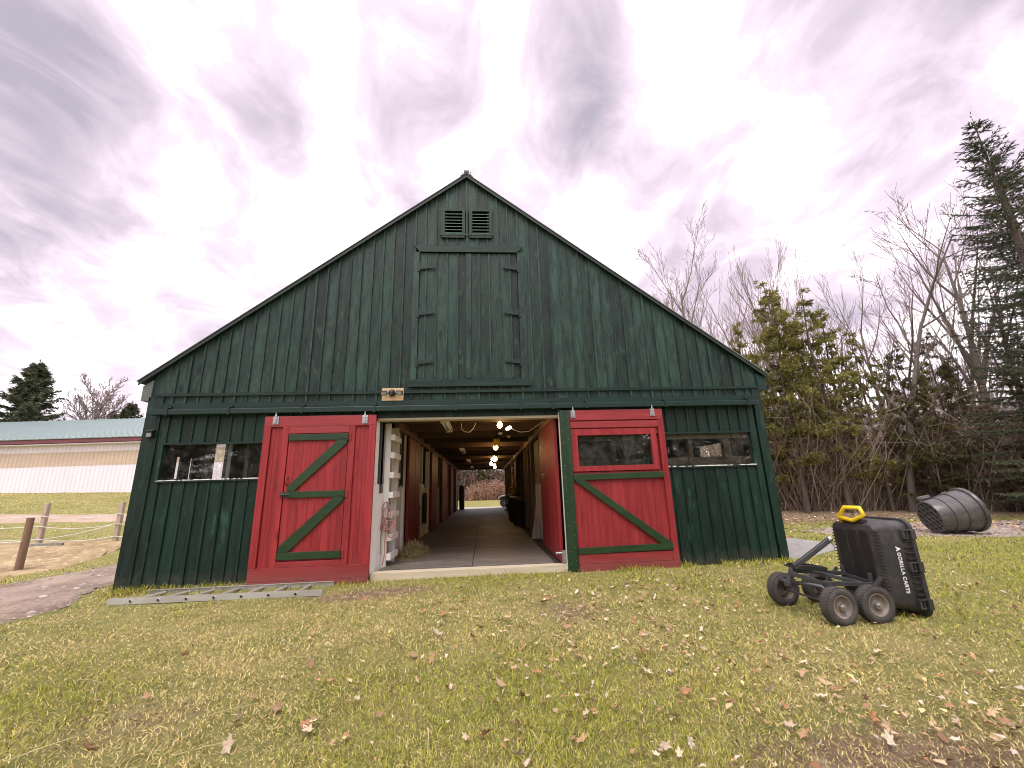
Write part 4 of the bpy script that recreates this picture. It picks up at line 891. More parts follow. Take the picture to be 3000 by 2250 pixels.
# chassis
fr = MB().bar((3.06, -2.56, .36), (3.33, -2.62, .27), .035, .04).bar((3.33, -2.62, .27), (3.87, -2.64, .235), .035, .04).bar((3.20, -2.36, .345), (3.90, -2.30, .275), .035, .04)
fr.bar((3.42, -2.33, .33), (3.74, -2.62, .25), .03, .035).bar((3.86, -2.70, .235), (3.86, -2.26, .265), .035, .045).bar((3.84, -2.30, .20), (3.84, -2.30, .36), .03, .03).bar((3.84, -2.62, .20), (3.84, -2.62, .34), .03, .03)
fr.build('frame', mt['blackmetal'], ct, bev=.004)
MB().tube([(3.66, -2.74, .11), (3.66, -2.16, .11)], .012, 8).bar((3.67, -2.70, .13), (3.85, -2.735, .325), .022, .028).bar((3.67, -2.18, .13), (3.85, -2.215, .325), .022, .028).bar((3.36, -2.62, .215), (3.50, -2.60, .19), .03, .03).bar((3.50, -2.60, .19), (3.84, -2.60, .12), .03, .035).build('rear_axle', mt['blackmetal'], ct)
MB().tube([(3.10, -2.45, .255), (3.20, -2.60, .262), (3.27, -2.67, .25), (3.305, -2.715, .20), (3.305, -2.735, .13)], .019, 8).build('steering_arm', mt['blackmetal'], ct, smooth=True)
MB().tube([(3.10, -2.45, .255), (3.12, -2.30, .25), (3.20, -2.20, .24), (3.25, -2.165, .13)], .018, 8).build('steering_arm', mt['blackmetal'], ct, smooth=True)
MB().tube([(3.29, -2.76, .115), (3.26, -2.14, .115)], .011, 8).build('front_axle', mt['blackmetal'], ct)
MB().bar((3.095, -2.45, .235), (3.17, -2.45, .385), .05, .045).box(3.07, 3.12, -2.49, -2.41, .215, .255).build('steering_column', mt['blackmetal'], ct, bev=.006)
MB().bar((3.185, -2.45, .395), (3.62, -2.45, .638), .042, .05).build('draw_bar', mt['blackmetal'], ct, bev=.008)
MB().lathe([(.016, -.012), (.03, -.012), (.03, .012), (.016, .012)], 14, Matrix.Translation((3.635, -2.45, .648)) @ Matrix.Rotation(R(60), 4, 'Y'), closed=True).tube([(3.63, -2.46, .63), (3.655, -2.465, .585), (3.66, -2.465, .55), (3.645, -2.465, .535)], .006, 6).build('tow_eye', mt['zinc'], ct)
gp = MB().prism([(3.14, .395), (3.19, .425), (3.30, .42), (3.47, .395), (3.48, .375), (3.46, .36), (3.32, .372), (3.24, .372), (3.17, .385)], -2.54, -2.515).prism([(3.14, .395), (3.19, .425), (3.30, .42), (3.47, .395), (3.48, .375), (3.46, .36), (3.32, .372), (3.24, .372), (3.17, .385)], -2.385, -2.36)
gp.tube([(3.47, -2.53, .378), (3.49, -2.45, .378), (3.47, -2.37, .378)], .016, 8).box(3.15, 3.20, -2.53, -2.37, .39, .402); gp.build('pull_grip', mt['black'], ct, bev=.004)

# ------------------------------------------------------------------ stock tub lying on its side
mt['tub'] = surf('grey_rubber', (.095, .092, .092), (.06, .057, .057), rough=.28, scale=9, bump=.12, bdist=.004, rnd=0, worn=(.16, .15, .145), worn_pos=.55, worn_scale=3, worn_w=.25)
tb = empty('stock_tub', (9.98, 2.22, .362), 'large grey rubber stock tub lying on its side on the gravel', 'tub')
tax = Vector((.86, -.20, .17)).normalized(); zq = Vector((0, 0, 1)).rotation_difference(tax).to_matrix().to_4x4()
H_ = .92
prof = [(0, .03), (.34, .03), (.355, 0), (.385, 0), (.40, .04), (.415, .27), (.437, .275), (.455, .53), (.478, .535), (.495, .84), (.53, .845), (.545, .87), (.545, .92), (.52, .93), (.485, .86), (.44, .5), (.40, .1), (.36, .06), (0, .06)]
prof = [(a*.88, b*.88) for a, b in prof]
MB().lathe(prof, 44, zq).build('shell', mt['tub'], tb, autosm=True)
gm = MB()
for k in range(-3, 4):
    u = k*.105; l = math.sqrt(max(.01, .345**2-u*u))
    for ang in (30, -30):
        c_, s_ = math.cos(R(ang)), math.sin(R(ang)); a = zq @ Vector((u*c_-l*s_, u*s_+l*c_, .012)); b = zq @ Vector((u*c_+l*s_, u*s_-l*c_, .012)); gm.bar(a, b, .018, .03, up=tax)
gm.build('base_grid', mt['tub'], tb)
pm = MB()
A0, A1 = R(60), R(125)
for r0, z0, r1, z1 in ((.468, .60, .52, .80),):
    n_ = 8; vs = []
    for k in range(n_+1):
        a = A0 + (A1-A0)*k/n_
        for r_, z_ in ((r0, z0), (r1, z1), (r0+.02, z0), (r1+.015, z1)): vs.append(zq @ Vector((r_*math.cos(a), r_*math.sin(a), z_)))
    fs = []
    for k in range(n_): o_ = k*4; fs += [(o_+2, o_+6, o_+7, o_+3), (o_, o_+4, o_+6, o_+2), (o_+1, o_+3, o_+7, o_+5)]
    fs += [(0, 2, 3, 1), (n_*4, n_*4+1, n_*4+3, n_*4+2)]; pm.add(vs, fs)
pm.build('raised_panel', mt['tub'], tb)
M_ = zq @ Matrix.Rotation(R(150), 4, 'Z')
MB().box(.37, .455, -.05, .05, .0, .26, M_).build('drain_boss', mt['tub'], tb, bev=.02)

# ------------------------------------------------------------------ aluminium ladder on the grass
al = empty('ladder', (-3.6, -.4, 0), 'aluminium ladder lying on the grass below the left red door', 'ladder')
LA, LB = Vector((-4.93, -.60, -.012)), Vector((-2.19, -.64, -.012)); LC, LD = Vector((-4.78, -.15, -.008)), Vector((-2.20, -.17, .004))
for a, b in ((LA, LB), (LC, LD)):
    sg = -1 if a is LA else 1
    m = MB().bar(a, b, .006, .075).bar(a + Vector((0, -.012*sg, .035)), b + Vector((0, -.012*sg, .035)), .028, .005).bar(a + Vector((0, -.012*sg, -.035)), b + Vector((0, -.012*sg, -.035)), .028, .005)
    loc(m, 'rail', mt['alu'], al)
for k in range(7):
    f_ = .105 + k*.128; a = LA.lerp(LB, f_); b = LC.lerp(LD, f_+.0)
    o = loc(MB().tube([a + Vector((0, -.012, 0)), b + Vector((0, .01, 0))], .018, 12, cap=False), 'rung', mt['alu'], al, smooth=True)
    loc(MB().tube([a + Vector((0, -.0125, 0)), a + Vector((0, -.010, 0))], .0135, 10), 'rung_end', mt['black'], al)

# ------------------------------------------------------------------ fence
def fpost(x, y, z0, h, r, mat, label, lean=(0, 0), square=False):
    p = empty('fence_post', (x, y, z0), label, 'fence post', 'posts of the paddock fence')
    tip = Vector((lean[0], lean[1], h))
    if square: MB().bar((0, 0, -.3), tip, r*2, r*2, up=(0, 1, 0)).build('post', mat, p, bev=.012)
    else: MB().tube([(0, 0, -.3), tip*.5 + Vector((.006, 0, 0)), tip], [r*1.08, r, r*.95], 14).build('post', mat, p, autosm=True)
    return p
mt['palepost'] = surf('pale_post', (.50, .40, .33), (.38, .29, .23), rough=.8, scale=10, axis='Z', stretch=10, bump=.3, rnd=.08)
mt['brownpost'] = surf('brown_post', (.25, .155, .10), (.15, .09, .06), rough=.85, scale=9, axis='Z', stretch=10, bump=.4, rnd=0, worn=(.36, .25, .18), worn_pos=.6)
PF = Vector((-10.25, 3.62, ghf(-10.25, 3.62))); PA = Vector((-12.7, 6.5, ghf(-12.7, 6.5))); PB = Vector((-10.72, 6.6, ghf(-10.72, 6.6)))
fp_f = fpost(PF.x, PF.y, PF.z, 1.12, .068, mt['brownpost'], 'round brown fence post nearest the driveway')
for k in range(3): pass
fp_a = fpost(PA.x, PA.y, PA.z, 1.14, .055, mt['palepost'], 'square pale fence post left of the other pale one', square=True)
fp_b = fpost(PB.x, PB.y, PB.z, 1.12, .055, mt['palepost'], 'square pale fence post closest to the barn corner', square=True)
PW = PA + Vector((-9, .8, .1))
for k, (z, lb) in enumerate(((.78, 'top white fence rope strung between the pale posts'), (.50, 'middle white fence rope strung between the pale posts'), (.16, 'low white fence rope near the ground at the pale posts'))):
    pts = []
    for a, b in ((PW, PA), (PA, PB), (PB, PB + Vector((3.6, .2, 0)))):
        for i in range(7): tt = i/7; p = a.lerp(b, tt); pts.append((p.x, p.y-.08, p.z + z - .09*4*tt*(1-tt)))
    tag(MB().tube(pts, .011, 5).build('fence_rope', mt['rope_w']), lb, 'rope', 'ropes of the paddock fence')
pts = [PF.lerp(PB, i/10) + Vector((0, -.08, .62 - .25*(i/10)*(1-i/10)*1.2 - .1*i/10)) for i in range(11)]
tag(MB().tube([PF + Vector((-8, -4, .6))] + pts, .011, 5).build('fence_rope', mt['rope_w']), 'slack fence rope running from the brown post to the pale one', 'rope', 'ropes of the paddock fence')
tag(MB().bar((-12.4, 5.75, ghf(-12.4, 5.75)+.05), (-11.5, 5.9, ghf(-11.5, 5.9)+.06), .09, .08).build('timber', mt['greywood'], bev=.01), 'short grey timber lying on the straw by the pale post', 'timber')

# ------------------------------------------------------------------ arena building
ar = empty('arena_building', (-25, 20.6, 1.85), 'long white metal building with teal roof and tan band', 'building')
ud = Vector((.9976, -.0695, 0)); nd = Vector((.0695, .9976, 0)); O_ = Vector((-25.3, 20.72, 0))
def corr(name, z0, z1, mat, s0=-42, s1=19, off=0.0, pitch=.26, rib=.025):
    m = MB(); s = s0; row = []
    while s < s1:
        for a, d in ((0, 0), (pitch*.55, 0), (pitch*.66, -rib), (pitch*.86, -rib)): row.append((s+a, d))
        s += pitch
    vs = []
    for zz in (z0, z1):
        for a, d in row: p = O_ + ud*a + nd*(d+off); vs.append((p.x, p.y, zz))
    n = len(row); m.add(vs, [(i, i+1, n+i+1, n+i) for i in range(n-1)])
    return loc(m, name, mat, ar)
mt['arwhite'] = surf('white_cladding', (.80, .74, .80), (.74, .68, .74), rough=.45, scale=2, axis='Z', stretch=4, bump=.02, rnd=0)
mt['artan'] = surf('tan_skylight_band', (.60, .48, .37), (.50, .39, .29), rough=.5, scale=1.2, axis='X', stretch=5, bump=.02, rnd=0)
mt['arteal'] = surf('teal_roof', (.29, .36, .35), (.25, .32, .31), rough=.45, scale=1.5, axis='X', stretch=6, bump=.02, rnd=0)
mt['arred'] = surf('maroon_trim', (.16, .035, .04), (.12, .028, .03), rough=.5, scale=5, bump=.02, rnd=0)
corr('lower_cladding', 1.3, 3.42, mt['arwhite']); corr('tan_band', 3.42, 4.28, mt['artan'], off=-.012); corr('upper_cladding', 4.28, 4.80, mt['arwhite'])
def slab4(P, th, name, mat):
    n = (P[1]-P[0]).cross(P[3]-P[0]).normalized()*th
    return loc(MB().add([*P, *[p+n for p in P]], [(0,1,2,3), (7,6,5,4), (0,4,5,1), (1,5,6,2), (2,6,7,3), (3,7,4,0)]), name, mat, ar)
def AP(s, d, z): p = O_ + ud*s + nd*d; return Vector((p.x, p.y, z))
slab4([AP(-42.3, -.5, 4.80), AP(19.3, -.5, 4.80), AP(19.3, -.45, 4.80), AP(-42.3, -.45, 4.80)], .22, 'fascia', mt['arred'])
slab4([AP(-42.3, -.44, 4.72), AP(19.3, -.44, 4.72), AP(19.3, -.02, 4.72), AP(-42.3, -.02, 4.72)], .05, 'soffit', mt['arwhite'])
slab4([AP(-42.3, -.55, 5.04), AP(19.3, -.55, 5.04), AP(19.3, 9, 8.0), AP(-42.3, 9, 8.0)], .05, 'roof', mt['arteal'])
slab4([AP(-42.3, 9, 8.0), AP(19.3, 9, 8.0), AP(19.3, 18.5, 5.04), AP(-42.3, 18.5, 5.04)], .05, 'roof', mt['arteal'])
m = MB()
for k in range(int(61/.45)):
    s = -42 + k*.45; m.bar(AP(s, -.55, 5.105), AP(s, 9, 8.065), .03, .03)
loc(m, 'roof_ribs', mt['arteal'], ar)
loc(MB().add([AP(19, 0, 1.3), AP(19, 18, 1.3), AP(19, 18, 5), AP(19, 9, 7.9), AP(19, 0, 5)], [(0, 1, 2, 3, 4)]), 'end_wall', mt['arwhite'], ar)
loc(MB().add([AP(-42, 18, 1.3), AP(19, 18, 1.3), AP(19, 18, 5), AP(-42, 18, 5)], [(0, 1, 2, 3)]), 'rear_wall', mt['arwhite'], ar)

# ------------------------------------------------------------------ vegetation
mt['bark'] = surf('grey_bark', (.20, .165, .14), (.12, .095, .08), rough=.9, scale=12, axis='Z', stretch=5, bump=.4, rnd=.15)
mt['bark_d'] = surf('dark_bark', (.105, .078, .06), (.055, .04, .032), rough=.9, scale=10, axis='Z', stretch=5, bump=.4, rnd=.1)
mt['twig'] = surf('pinkish_twigs', (.30, .235, .205), (.20, .155, .135), rough=.85, scale=10, bump=0, rnd=.15)
mt['leaf'] = tintmat('foliage', .65, trans=.35)
mt['blade'] = tintmat('grass_blades', .6, trans=.25)
mt['brush'] = tintmat('brush_stems', .85)

def grow(seed, H, r0, levels=4, rmin=.007, spread=.55, nkids=(7, 6, 5), up=.35, wander=.10, first=.3, shrink=.56, trunks=1, lean=.05):
    """skeleton of a bare tree: list of (points, radii, level)"""
    rd_ = random.Random(seed); out = []
    def br(p, d, L, r, lv):
        n = max(3, int(6 - lv)) if lv < 3 else 3
        pts = [p.copy()]; rs = [r]; q = p.copy(); d = d.copy()
        for i in range(n):
            d = (d + Vector((rd_.uniform(-1, 1), rd_.uniform(-1, 1), rd_.uniform(-.4, .6)))*wander + Vector((0, 0, up*.18))).normalized()
            q = q + d*L/n; pts.append(q.copy()); rs.append(max(r*(1-.82*(i+1)/n), rmin))
        out.append((pts, rs, lv))
        if lv+1 >= levels: return
        k = nkids[min(lv, len(nkids)-1)]
        for j in range(k):
            f0 = first if lv == 0 else .2
            t_ = f0 + (1-f0)*(j+rd_.random())/k; i = min(n-1, int(t_*n)); a = t_*n-i
            s = pts[i].lerp(pts[i+1], a); dd = (pts[i+1]-pts[i]).normalized()
            az = rd_.random()*6.283 if lv else (j*2.4 + rd_.uniform(-.4, .4))
            o = dd.orthogonal().normalized(); o.rotate(Matrix.Rotation(az, 3, dd))
            nd_ = (dd*math.cos(spread) + o*math.sin(spread*rd_.uniform(.7, 1.25))).normalized()
            br(s, nd_, L*shrink*(1.15-.55*t_)*rd_.uniform(.8, 1.15), max(rs[i]*.58, rmin), lv+1)
    for t_ in range(trunks):
        br(Vector((rd_.uniform(-.3, .3)*(trunks > 1), rd_.uniform(-.3, .3)*(trunks > 1), -.2)), Vector((rd_.uniform(-1, 1)*lean*(1+trunks), rd_.uniform(-1, 1)*lean*(1+trunks), 1)).normalized(), H*(1 if t_ == 0 else rd_.uniform(.7, .95)), r0*(1 if t_ == 0 else .75), 0)
    return out
_bare = {}
def bare_mesh(key, **k):
    if key in _bare: return _bare[key]
    sk = grow(**k); a = MB(); b = MB(); zm = max(p.z for q in sk for p in q[0])/10
    sk = [([p/zm for p in pts], rs, lv) for pts, rs, lv in sk]
    for pts, rs, lv in sk:
        (a if lv < 2 else b).tube(pts, rs, 7 if lv == 0 else (5 if lv == 1 else 3), cap=False)
    def me(m, n, mat):
        q_ = bpy.data.meshes.new(n); q_.from_pydata(m.v, [], m.f); q_.polygons.foreach_set('use_smooth', [True]*len(q_.polygons)); q_.materials.append(mat); return q_
    _bare[key] = (me(a, 'trunk', k.get('mat') or mt['bark']), me(b, 'crown', mt['twig'])); return _bare[key]
def bare_tree(key, x, y, s, rz, label, group='bare trees around the barn', name='bare_tree', sz=None):
    a, b = _bare[key]; t_ = empty(name, (x, y, ghf(x, y)), label, 'tree', group); t_.rotation_euler.z = rz; t_.scale = (s, s, sz or s)
    link('trunk', a, None, t_); link('crown', b, None, t_); return t_
bare_mesh('tall', seed=3, H=10, r0=.13, rmin=.006, levels=4, spread=.46, nkids=(9, 5, 4), up=.45, first=.3, shrink=.60, wander=.06)
bare_mesh('vase', seed=11, H=10, r0=.13, rmin=.006, levels=4, spread=.40, nkids=(8, 5, 3), up=.55, first=.25, shrink=.58, trunks=3, lean=.07, wander=.06)
bare_mesh('fine', seed=21, H=10, r0=.13, rmin=.006, levels=5, spread=.52, nkids=(10, 6, 4, 2), up=.5, first=.22, shrink=.52, trunks=2, wander=.07)
bare_mesh('bushy', seed=41, H=10, r0=.14, rmin=.020, levels=5, spread=.6, nkids=(11, 6, 4, 2), up=.35, first=.18, shrink=.5, trunks=2, wander=.08)
bare_mesh('crook', seed=31, H=10, r0=.10, levels=5, spread=.75, nkids=(9, 5, 3), up=.25, wander=.17, first=.3, shrink=.40)

def leafcloud(P, D, n, ln, wd, cols, spread=.9, droop=0.0, seed=0, fan=1):
    """n triangles at points P[k] pointing about D[k]"""
    g = np.random.default_rng(seed); idx = g.integers(0, len(P), n); p = P[idx] + g.normal(size=(n, 3))*.035; d = D[idx] + g.normal(size=(n, 3))*spread; d[:, 2] -= droop
    d /= np.linalg.norm(d, axis=1)[:, None]+1e-9; w = np.cross(d, g.normal(size=(n, 3))); w /= np.linalg.norm(w, axis=1)[:, None]+1e-9
    L_ = (ln*(.6+.8*g.random(n)))[:, None]; W_ = (wd*(.6+.8*g.random(n)))[:, None]
    a = p - w*W_*.3; b = p + w*W_*.3; c_ = p + d*L_*.55 + w*W_; e = p + d*L_; h = p + d*L_*.55 - w*W_
    v = np.stack([a, b, c_, e, h], 1).reshape(-1, 3); k = np.arange(n)*5
    f = np.stack([k, k+1, k+2, k+3, k+4], -1)
    return v, f, idx
def cedar_mesh(seed, H, Rr, n, cols, trunk_r=.11, gap=.3, bare=.16, lsz=.12):
    g = random.Random(seed); tr = MB(); br_ = MB(); P = []; D = []; shade = []
    pts = [Vector((g.uniform(-.1, .1)*i*.3, g.uniform(-.1, .1)*i*.3, H*i/7)) for i in range(8)]; pts[0].z = -.2
    tr.tube(pts, [trunk_r*(1-.9*i/7) for i in range(8)], 7, cap=False)
    nb = int(H*17)
    for k in range(nb):
        u = bare + (1-bare)*(k+g.random())/nb; z = H*u
        prof = (1-u)**.75*(.55+.45*min(1, (u-bare+.05)/.22)); L_ = Rr*prof*g.uniform(.45, 1.25)+.10
        az = g.random()*6.283; i = min(6, int(u*7)); b0 = pts[i].lerp(pts[i+1], u*7-i)
        if g.random() < gap*.35: continue
        dr = Vector((math.cos(az), math.sin(az), 0)); q = [b0, b0 + dr*L_*.5 + Vector((0, 0, L_*.10)), b0 + dr*L_ + Vector((0, 0, L_*.30*(g.random()-.2)))]
        br_.tube(q, [.016, .011, .004], 3, cap=False)
        m_ = max(3, int(L_*16)); tone = g.uniform(.55, 1.2)
        for j in range(m_):
            a = .25+.75*(j+g.random())/m_; c_ = q[0].lerp(q[1], a*2) if a < .5 else q[1].lerp(q[2], a*2-1)
            P.append(c_ + Vector((g.gauss(0, .06), g.gauss(0, .06), g.gauss(0, .07)-.03))); D.append(dr*.6 + Vector((0, 0, -.15+.5*u))); shade.append((tone, g.random()))
    P = np.array(P); D = np.array(D); shade = np.array(shade)
    v, f, idx = leafcloud(P, D, n, lsz, lsz*.19, None, .6, .12, seed)
    ca, cb, cc = [np.array(c) for c in cols]; t_ = shade[idx, 1][:, None]
    col = (ca*(1-t_)+cb*t_)*shade[idx, 0][:, None]; rr_ = np.random.default_rng(seed).random(n)[:, None]; col = np.where(rr_ < .09, cc, col)
    return tr, br_, v, f, col
_con = {}
def con_store(key, tr, br_, v, f, col):
    def me(m, n, mat):
        q_ = bpy.data.meshes.new(n); q_.from_pydata(m.v, [], m.f); q_.polygons.foreach_set('use_smooth', [True]*len(q_.polygons)); q_.materials.append(mat); return q_
    o = npmesh('crown', v, f, mt['leaf'], col=col); cm = o.data; bpy.data.objects.remove(o)
    _con[key] = (me(tr, 'trunk', mt['bark_d']), me(br_, 'branches', mt['bark_d']), cm)
def conifer(key, x, y, s, rz, label, name='cedar_tree', group='evergreen trees around the barn', sx=None):
    t_ = empty(name, (x, y, ghf(x, y)), label, 'tree', group); t_.rotation_euler.z = rz; t_.scale = (sx or s, sx or s, s)
    for n, m in zip(('trunk', 'branches', 'crown'), _con[key]): link(n, m, None, t_)
    return t_
CED = ((.30, .275, .075), (.15, .15, .042), (.38, .27, .09))
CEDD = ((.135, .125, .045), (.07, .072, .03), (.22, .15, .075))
con_store('cedar_a', *cedar_mesh(5, 10, 2.1, 16500, CED, gap=1.6, bare=.15))
con_store('cedar_b', *cedar_mesh(6, 10, 1.8, 14000, CED, gap=1.7, bare=.12))
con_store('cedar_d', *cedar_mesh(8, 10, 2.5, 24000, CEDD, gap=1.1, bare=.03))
def spruce_mesh(seed, H, Rr, dens, cols, ndl=.05):
    g = random.Random(seed); gr = np.random.default_rng(seed); tr = MB(); br_ = MB(); P0 = []; P1 = []; tone = []
    tr.tube([(0, 0, -.2), (.03, 0, H*.5), (0, 0, H*.93), (0, 0, H)], [H*.016, H*.010, .02, .008], 8, cap=False)
    z = H*.06
    while z < H*.985:
        u = z/H; L0 = Rr*(1-u)**.85 + .06; nb = g.randint(5, 7) if u < .9 else 4
        for k in range(nb):
            az = g.random()*6.283; L_ = L0*g.uniform(.65, 1.18); dr = Vector((math.cos(az), math.sin(az), 0)); sd = Vector((-dr.y, dr.x, 0))
            el = .55*(u-.35)+.1; pts = []
            for i in range(6):
                a = i/5; pts.append(Vector((0, 0, z)) + dr*L_*a + Vector((0, 0, L_*(el*a - .25*(1-u)*a*a + .18*a*a*a))))
            br_.tube(pts, [.006+.016*(1-u)*(1-i/5.2) for i in range(6)], 3, cap=False)
            m_ = max(4, int(L_/.085*dens)); tn = g.uniform(.6, 1.25)
            for j in range(m_):
                a = .12+.88*(j+g.random()*.8)/m_; i = min(4, int(a*5)); b = pts[i].lerp(pts[i+1], a*5-i); sg = 1 if j % 2 else -1
                l2 = (.16+.30*L_*(1-a))*g.uniform(.5, 1.1); l2 = min(l2, .75)
                e = b + (dr*.75 + sd*sg*g.uniform(.5, .95)).normalized()*l2 + Vector((0, 0, g.uniform(-.3, .12)*l2)); P0.append(b); P1.append(e); tone.append(tn)
            P0.append(pts[3]); P1.append(pts[5] + (pts[5]-pts[4])*.6); tone.append(tn)
        z += H*.019*g.uniform(.7, 1.3)*(1.25-.5*u)
    P0.append(Vector((0, 0, H*.95))); P1.append(Vector((0, 0, H*1.02))); tone.append(1)
    P0 = np.array(P0); P1 = np.array(P1); tone = np.array(tone); V = []; F = []; CC = []; n = len(P0); base = 0
    per = 12
    d = P1-P0; Ls = np.linalg.norm(d, axis=1)[:, None]; d = d/Ls
    for j in range(per):
        t_ = gr.random((n, 1)); p = P0 + d*Ls*t_; o = np.cross(d, gr.normal(size=(n, 3))); o /= np.linalg.norm(o, axis=1)[:, None]+1e-9
        tip = p + d*ndl*1.1 + o*ndl*.9; w = np.cross(d, o)*ndl*.22
        V.append(np.stack([p-w, p+w, tip], 1).reshape(-1, 3)); F.append(np.arange(n*3).reshape(-1, 3)+base); base += n*3
        r_ = gr.random((n, 1)); CC.append((np.array(cols[0])*r_ + np.array(cols[1])*(1-r_))*tone[:, None])
    w = np.cross(d, gr.normal(size=(n, 3))); w /= np.linalg.norm(w, axis=1)[:, None]; w *= .012
    V.append(np.stack([P0-w, P0+w, P1], 1).reshape(-1, 3)); F.append(np.arange(n*3).reshape(-1, 3)+base); CC.append(np.tile(np.array(cols[1])*.8, (n, 1)))
    return tr, br_, np.concatenate(V), np.concatenate(F), np.concatenate(CC)
SPR = ((.12, .135, .075), (.055, .068, .04))
con_store('spruce', *spruce_mesh(12, 12.6, 2.9, .85, SPR, .065))
con_store('spruce_far', *spruce_mesh(14, 10, 3.2, .45, ((.13, .145, .075), (.065, .08, .045)), .20))
# --- right-hand tree line
conifer('spruce', 16.2, 3.1, 1.0, .4, 'tall dark spruce at the right edge of the picture', 'spruce_tree')
conifer('spruce', 19.8, 5.2, 1.06, 2.4, 'second spruce rising just behind the tallest one', 'spruce_tree')
conifer('cedar_a', 12.1, 8.5, .96, .3, 'tall yellow-green cedar closest to the barn corner')
conifer('cedar_b', 12.7, 8.9, .94, 1.9, 'narrow cedar pressed against the right side of the first one')
conifer('cedar_a', 13.4, 8.1, .90, 3.7, 'open yellow-green cedar third from the barn')
conifer('cedar_b', 14.2, 8.4, .82, 5.1, 'thinner cedar fourth from the barn in front of the crooked tree')
conifer('cedar_b', 11.3, 9.6, .80, 4.0, 'short cedar half hidden behind the barn eave')
conifer('cedar_b', 14.9, 7.9, .70, 1.3, 'broad feathery cedar fifth from the barn')
conifer('cedar_b', 16.1, 8.3, .60, 2.6, 'feathery cedar sixth from the barn')
conifer('cedar_a', 17.2, 7.6, .56, 4.9, 'lower feathery cedar beneath the tallest bare tree')
conifer('cedar_b', 12.0, 9.9, .66, .4, 'small cedar wedged between the barn corner and the tall one')
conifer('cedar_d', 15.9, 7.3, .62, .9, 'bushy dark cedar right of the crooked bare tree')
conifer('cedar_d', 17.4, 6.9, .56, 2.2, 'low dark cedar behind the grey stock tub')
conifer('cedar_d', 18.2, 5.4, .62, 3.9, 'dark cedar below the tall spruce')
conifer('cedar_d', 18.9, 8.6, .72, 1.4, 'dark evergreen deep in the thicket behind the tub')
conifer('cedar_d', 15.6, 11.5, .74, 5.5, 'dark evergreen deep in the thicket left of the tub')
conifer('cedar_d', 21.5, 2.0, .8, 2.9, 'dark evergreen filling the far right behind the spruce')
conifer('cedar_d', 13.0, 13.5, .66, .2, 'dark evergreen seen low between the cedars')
bare_tree('tall', 19.2, 7.6, 1.50, .5, 'tallest bare tree with ascending limbs left of the spruce')
bare_tree('crook', 15.3, 7.6, 1.22, 1.0, 'crooked pale bare tree between cedars and tall bare tree')
bare_tree('fine', 19.4, 30.4, 2.55, 2.0, 'dense pinkish bare tree right above the barn roof slope', sz=2.65)
bare_tree('vase', 19.8, 23.2, 2.05, .8, 'bare tree with upright limbs second along the barn roof slope', sz=2.0)
bare_tree('vase', 19.4, 16.0, 1.62, 3.1, 'bare tree rising directly behind the yellow-green cedars')
bare_tree('tall', 20.8, 7.3, 1.22, 4.4, 'slender bare tree close against the left of the spruce')
bare_tree('tall', 17.6, 9.6, 1.12, 3.6, 'leaning bare tree behind the dark bushy cedar')
bare_tree('vase', 19.6, 26.8, 2.15, 1.5, 'upright bare tree between the pinkish one and the second one', sz=2.1)
bare_tree('vase', 19.7, 19.6, 1.72, 4.2, 'upright bare tree just left of the cedar tops', sz=1.74)
bare_tree('vase', 17.8, 11.6, 1.3, 2.3, 'upright bare tree showing between the cedar tops')
bare_tree('tall', 17.3, 8.2, 1.05, 5.9, 'bare tree with forked top between crooked and tallest trees')
bare_tree('vase', 22.6, 11, 1.25, 5.2, 'bare tree farthest back behind the tallest bare tree')
# --- left background
conifer('spruce_far', -42.5, 33.8, 1.22, .3, 'broad dark spruce behind the white building at the left edge', 'spruce_tree', sx=1.42)
conifer('spruce_far', -39.6, 39.4, .86, 1.7, 'thin ragged spruce showing through the bare tree behind the white building', 'spruce_tree', sx=.5)
conifer('spruce_far', -37.2, 38.6, .92, 3.3, 'low rounded evergreen between white building and barn eave', 'spruce_tree', sx=1.05)
bare_tree('bushy', -38.6, 37.2, 1.20, .9, 'wide bare tree behind the white building')
bare_tree('bushy', -40.4, 38.4, 1.06, 4.1, 'bushy bare tree just left of the wide one behind the white building')
bare_tree('vase', -33.5, 38.6, .9, 2.9, 'faint bare tree right against the barn eave')
# --- trees on the other side of the yard, behind the viewer: they show in the window panes
for k, (x, y, sc_) in enumerate(((-9, -22, 1.0), (-15, -21, .9), (-21, -23, 1.1), (-26, -20, 1.0), (2, -25, .9), (6.5, -21, 1.0), (9.3, -23, 1.1), (12, -19, 1.0), (17, -21, .9), (22, -19, 1.1))):
    conifer('spruce_far', x, y, sc_, k*1.3, 'spruce across the yard, seen only as a reflection in the panes', 'spruce_tree', 'spruces across the yard')
for k, (x, y) in enumerate(((-18, -17), (-12, -18), (8, -16), (14, -15), (19, -15))):
    bare_tree('tall', x, y, .9, k*1.7, 'bare tree across the yard, seen only as a reflection in the panes', 'bare trees across the yard')

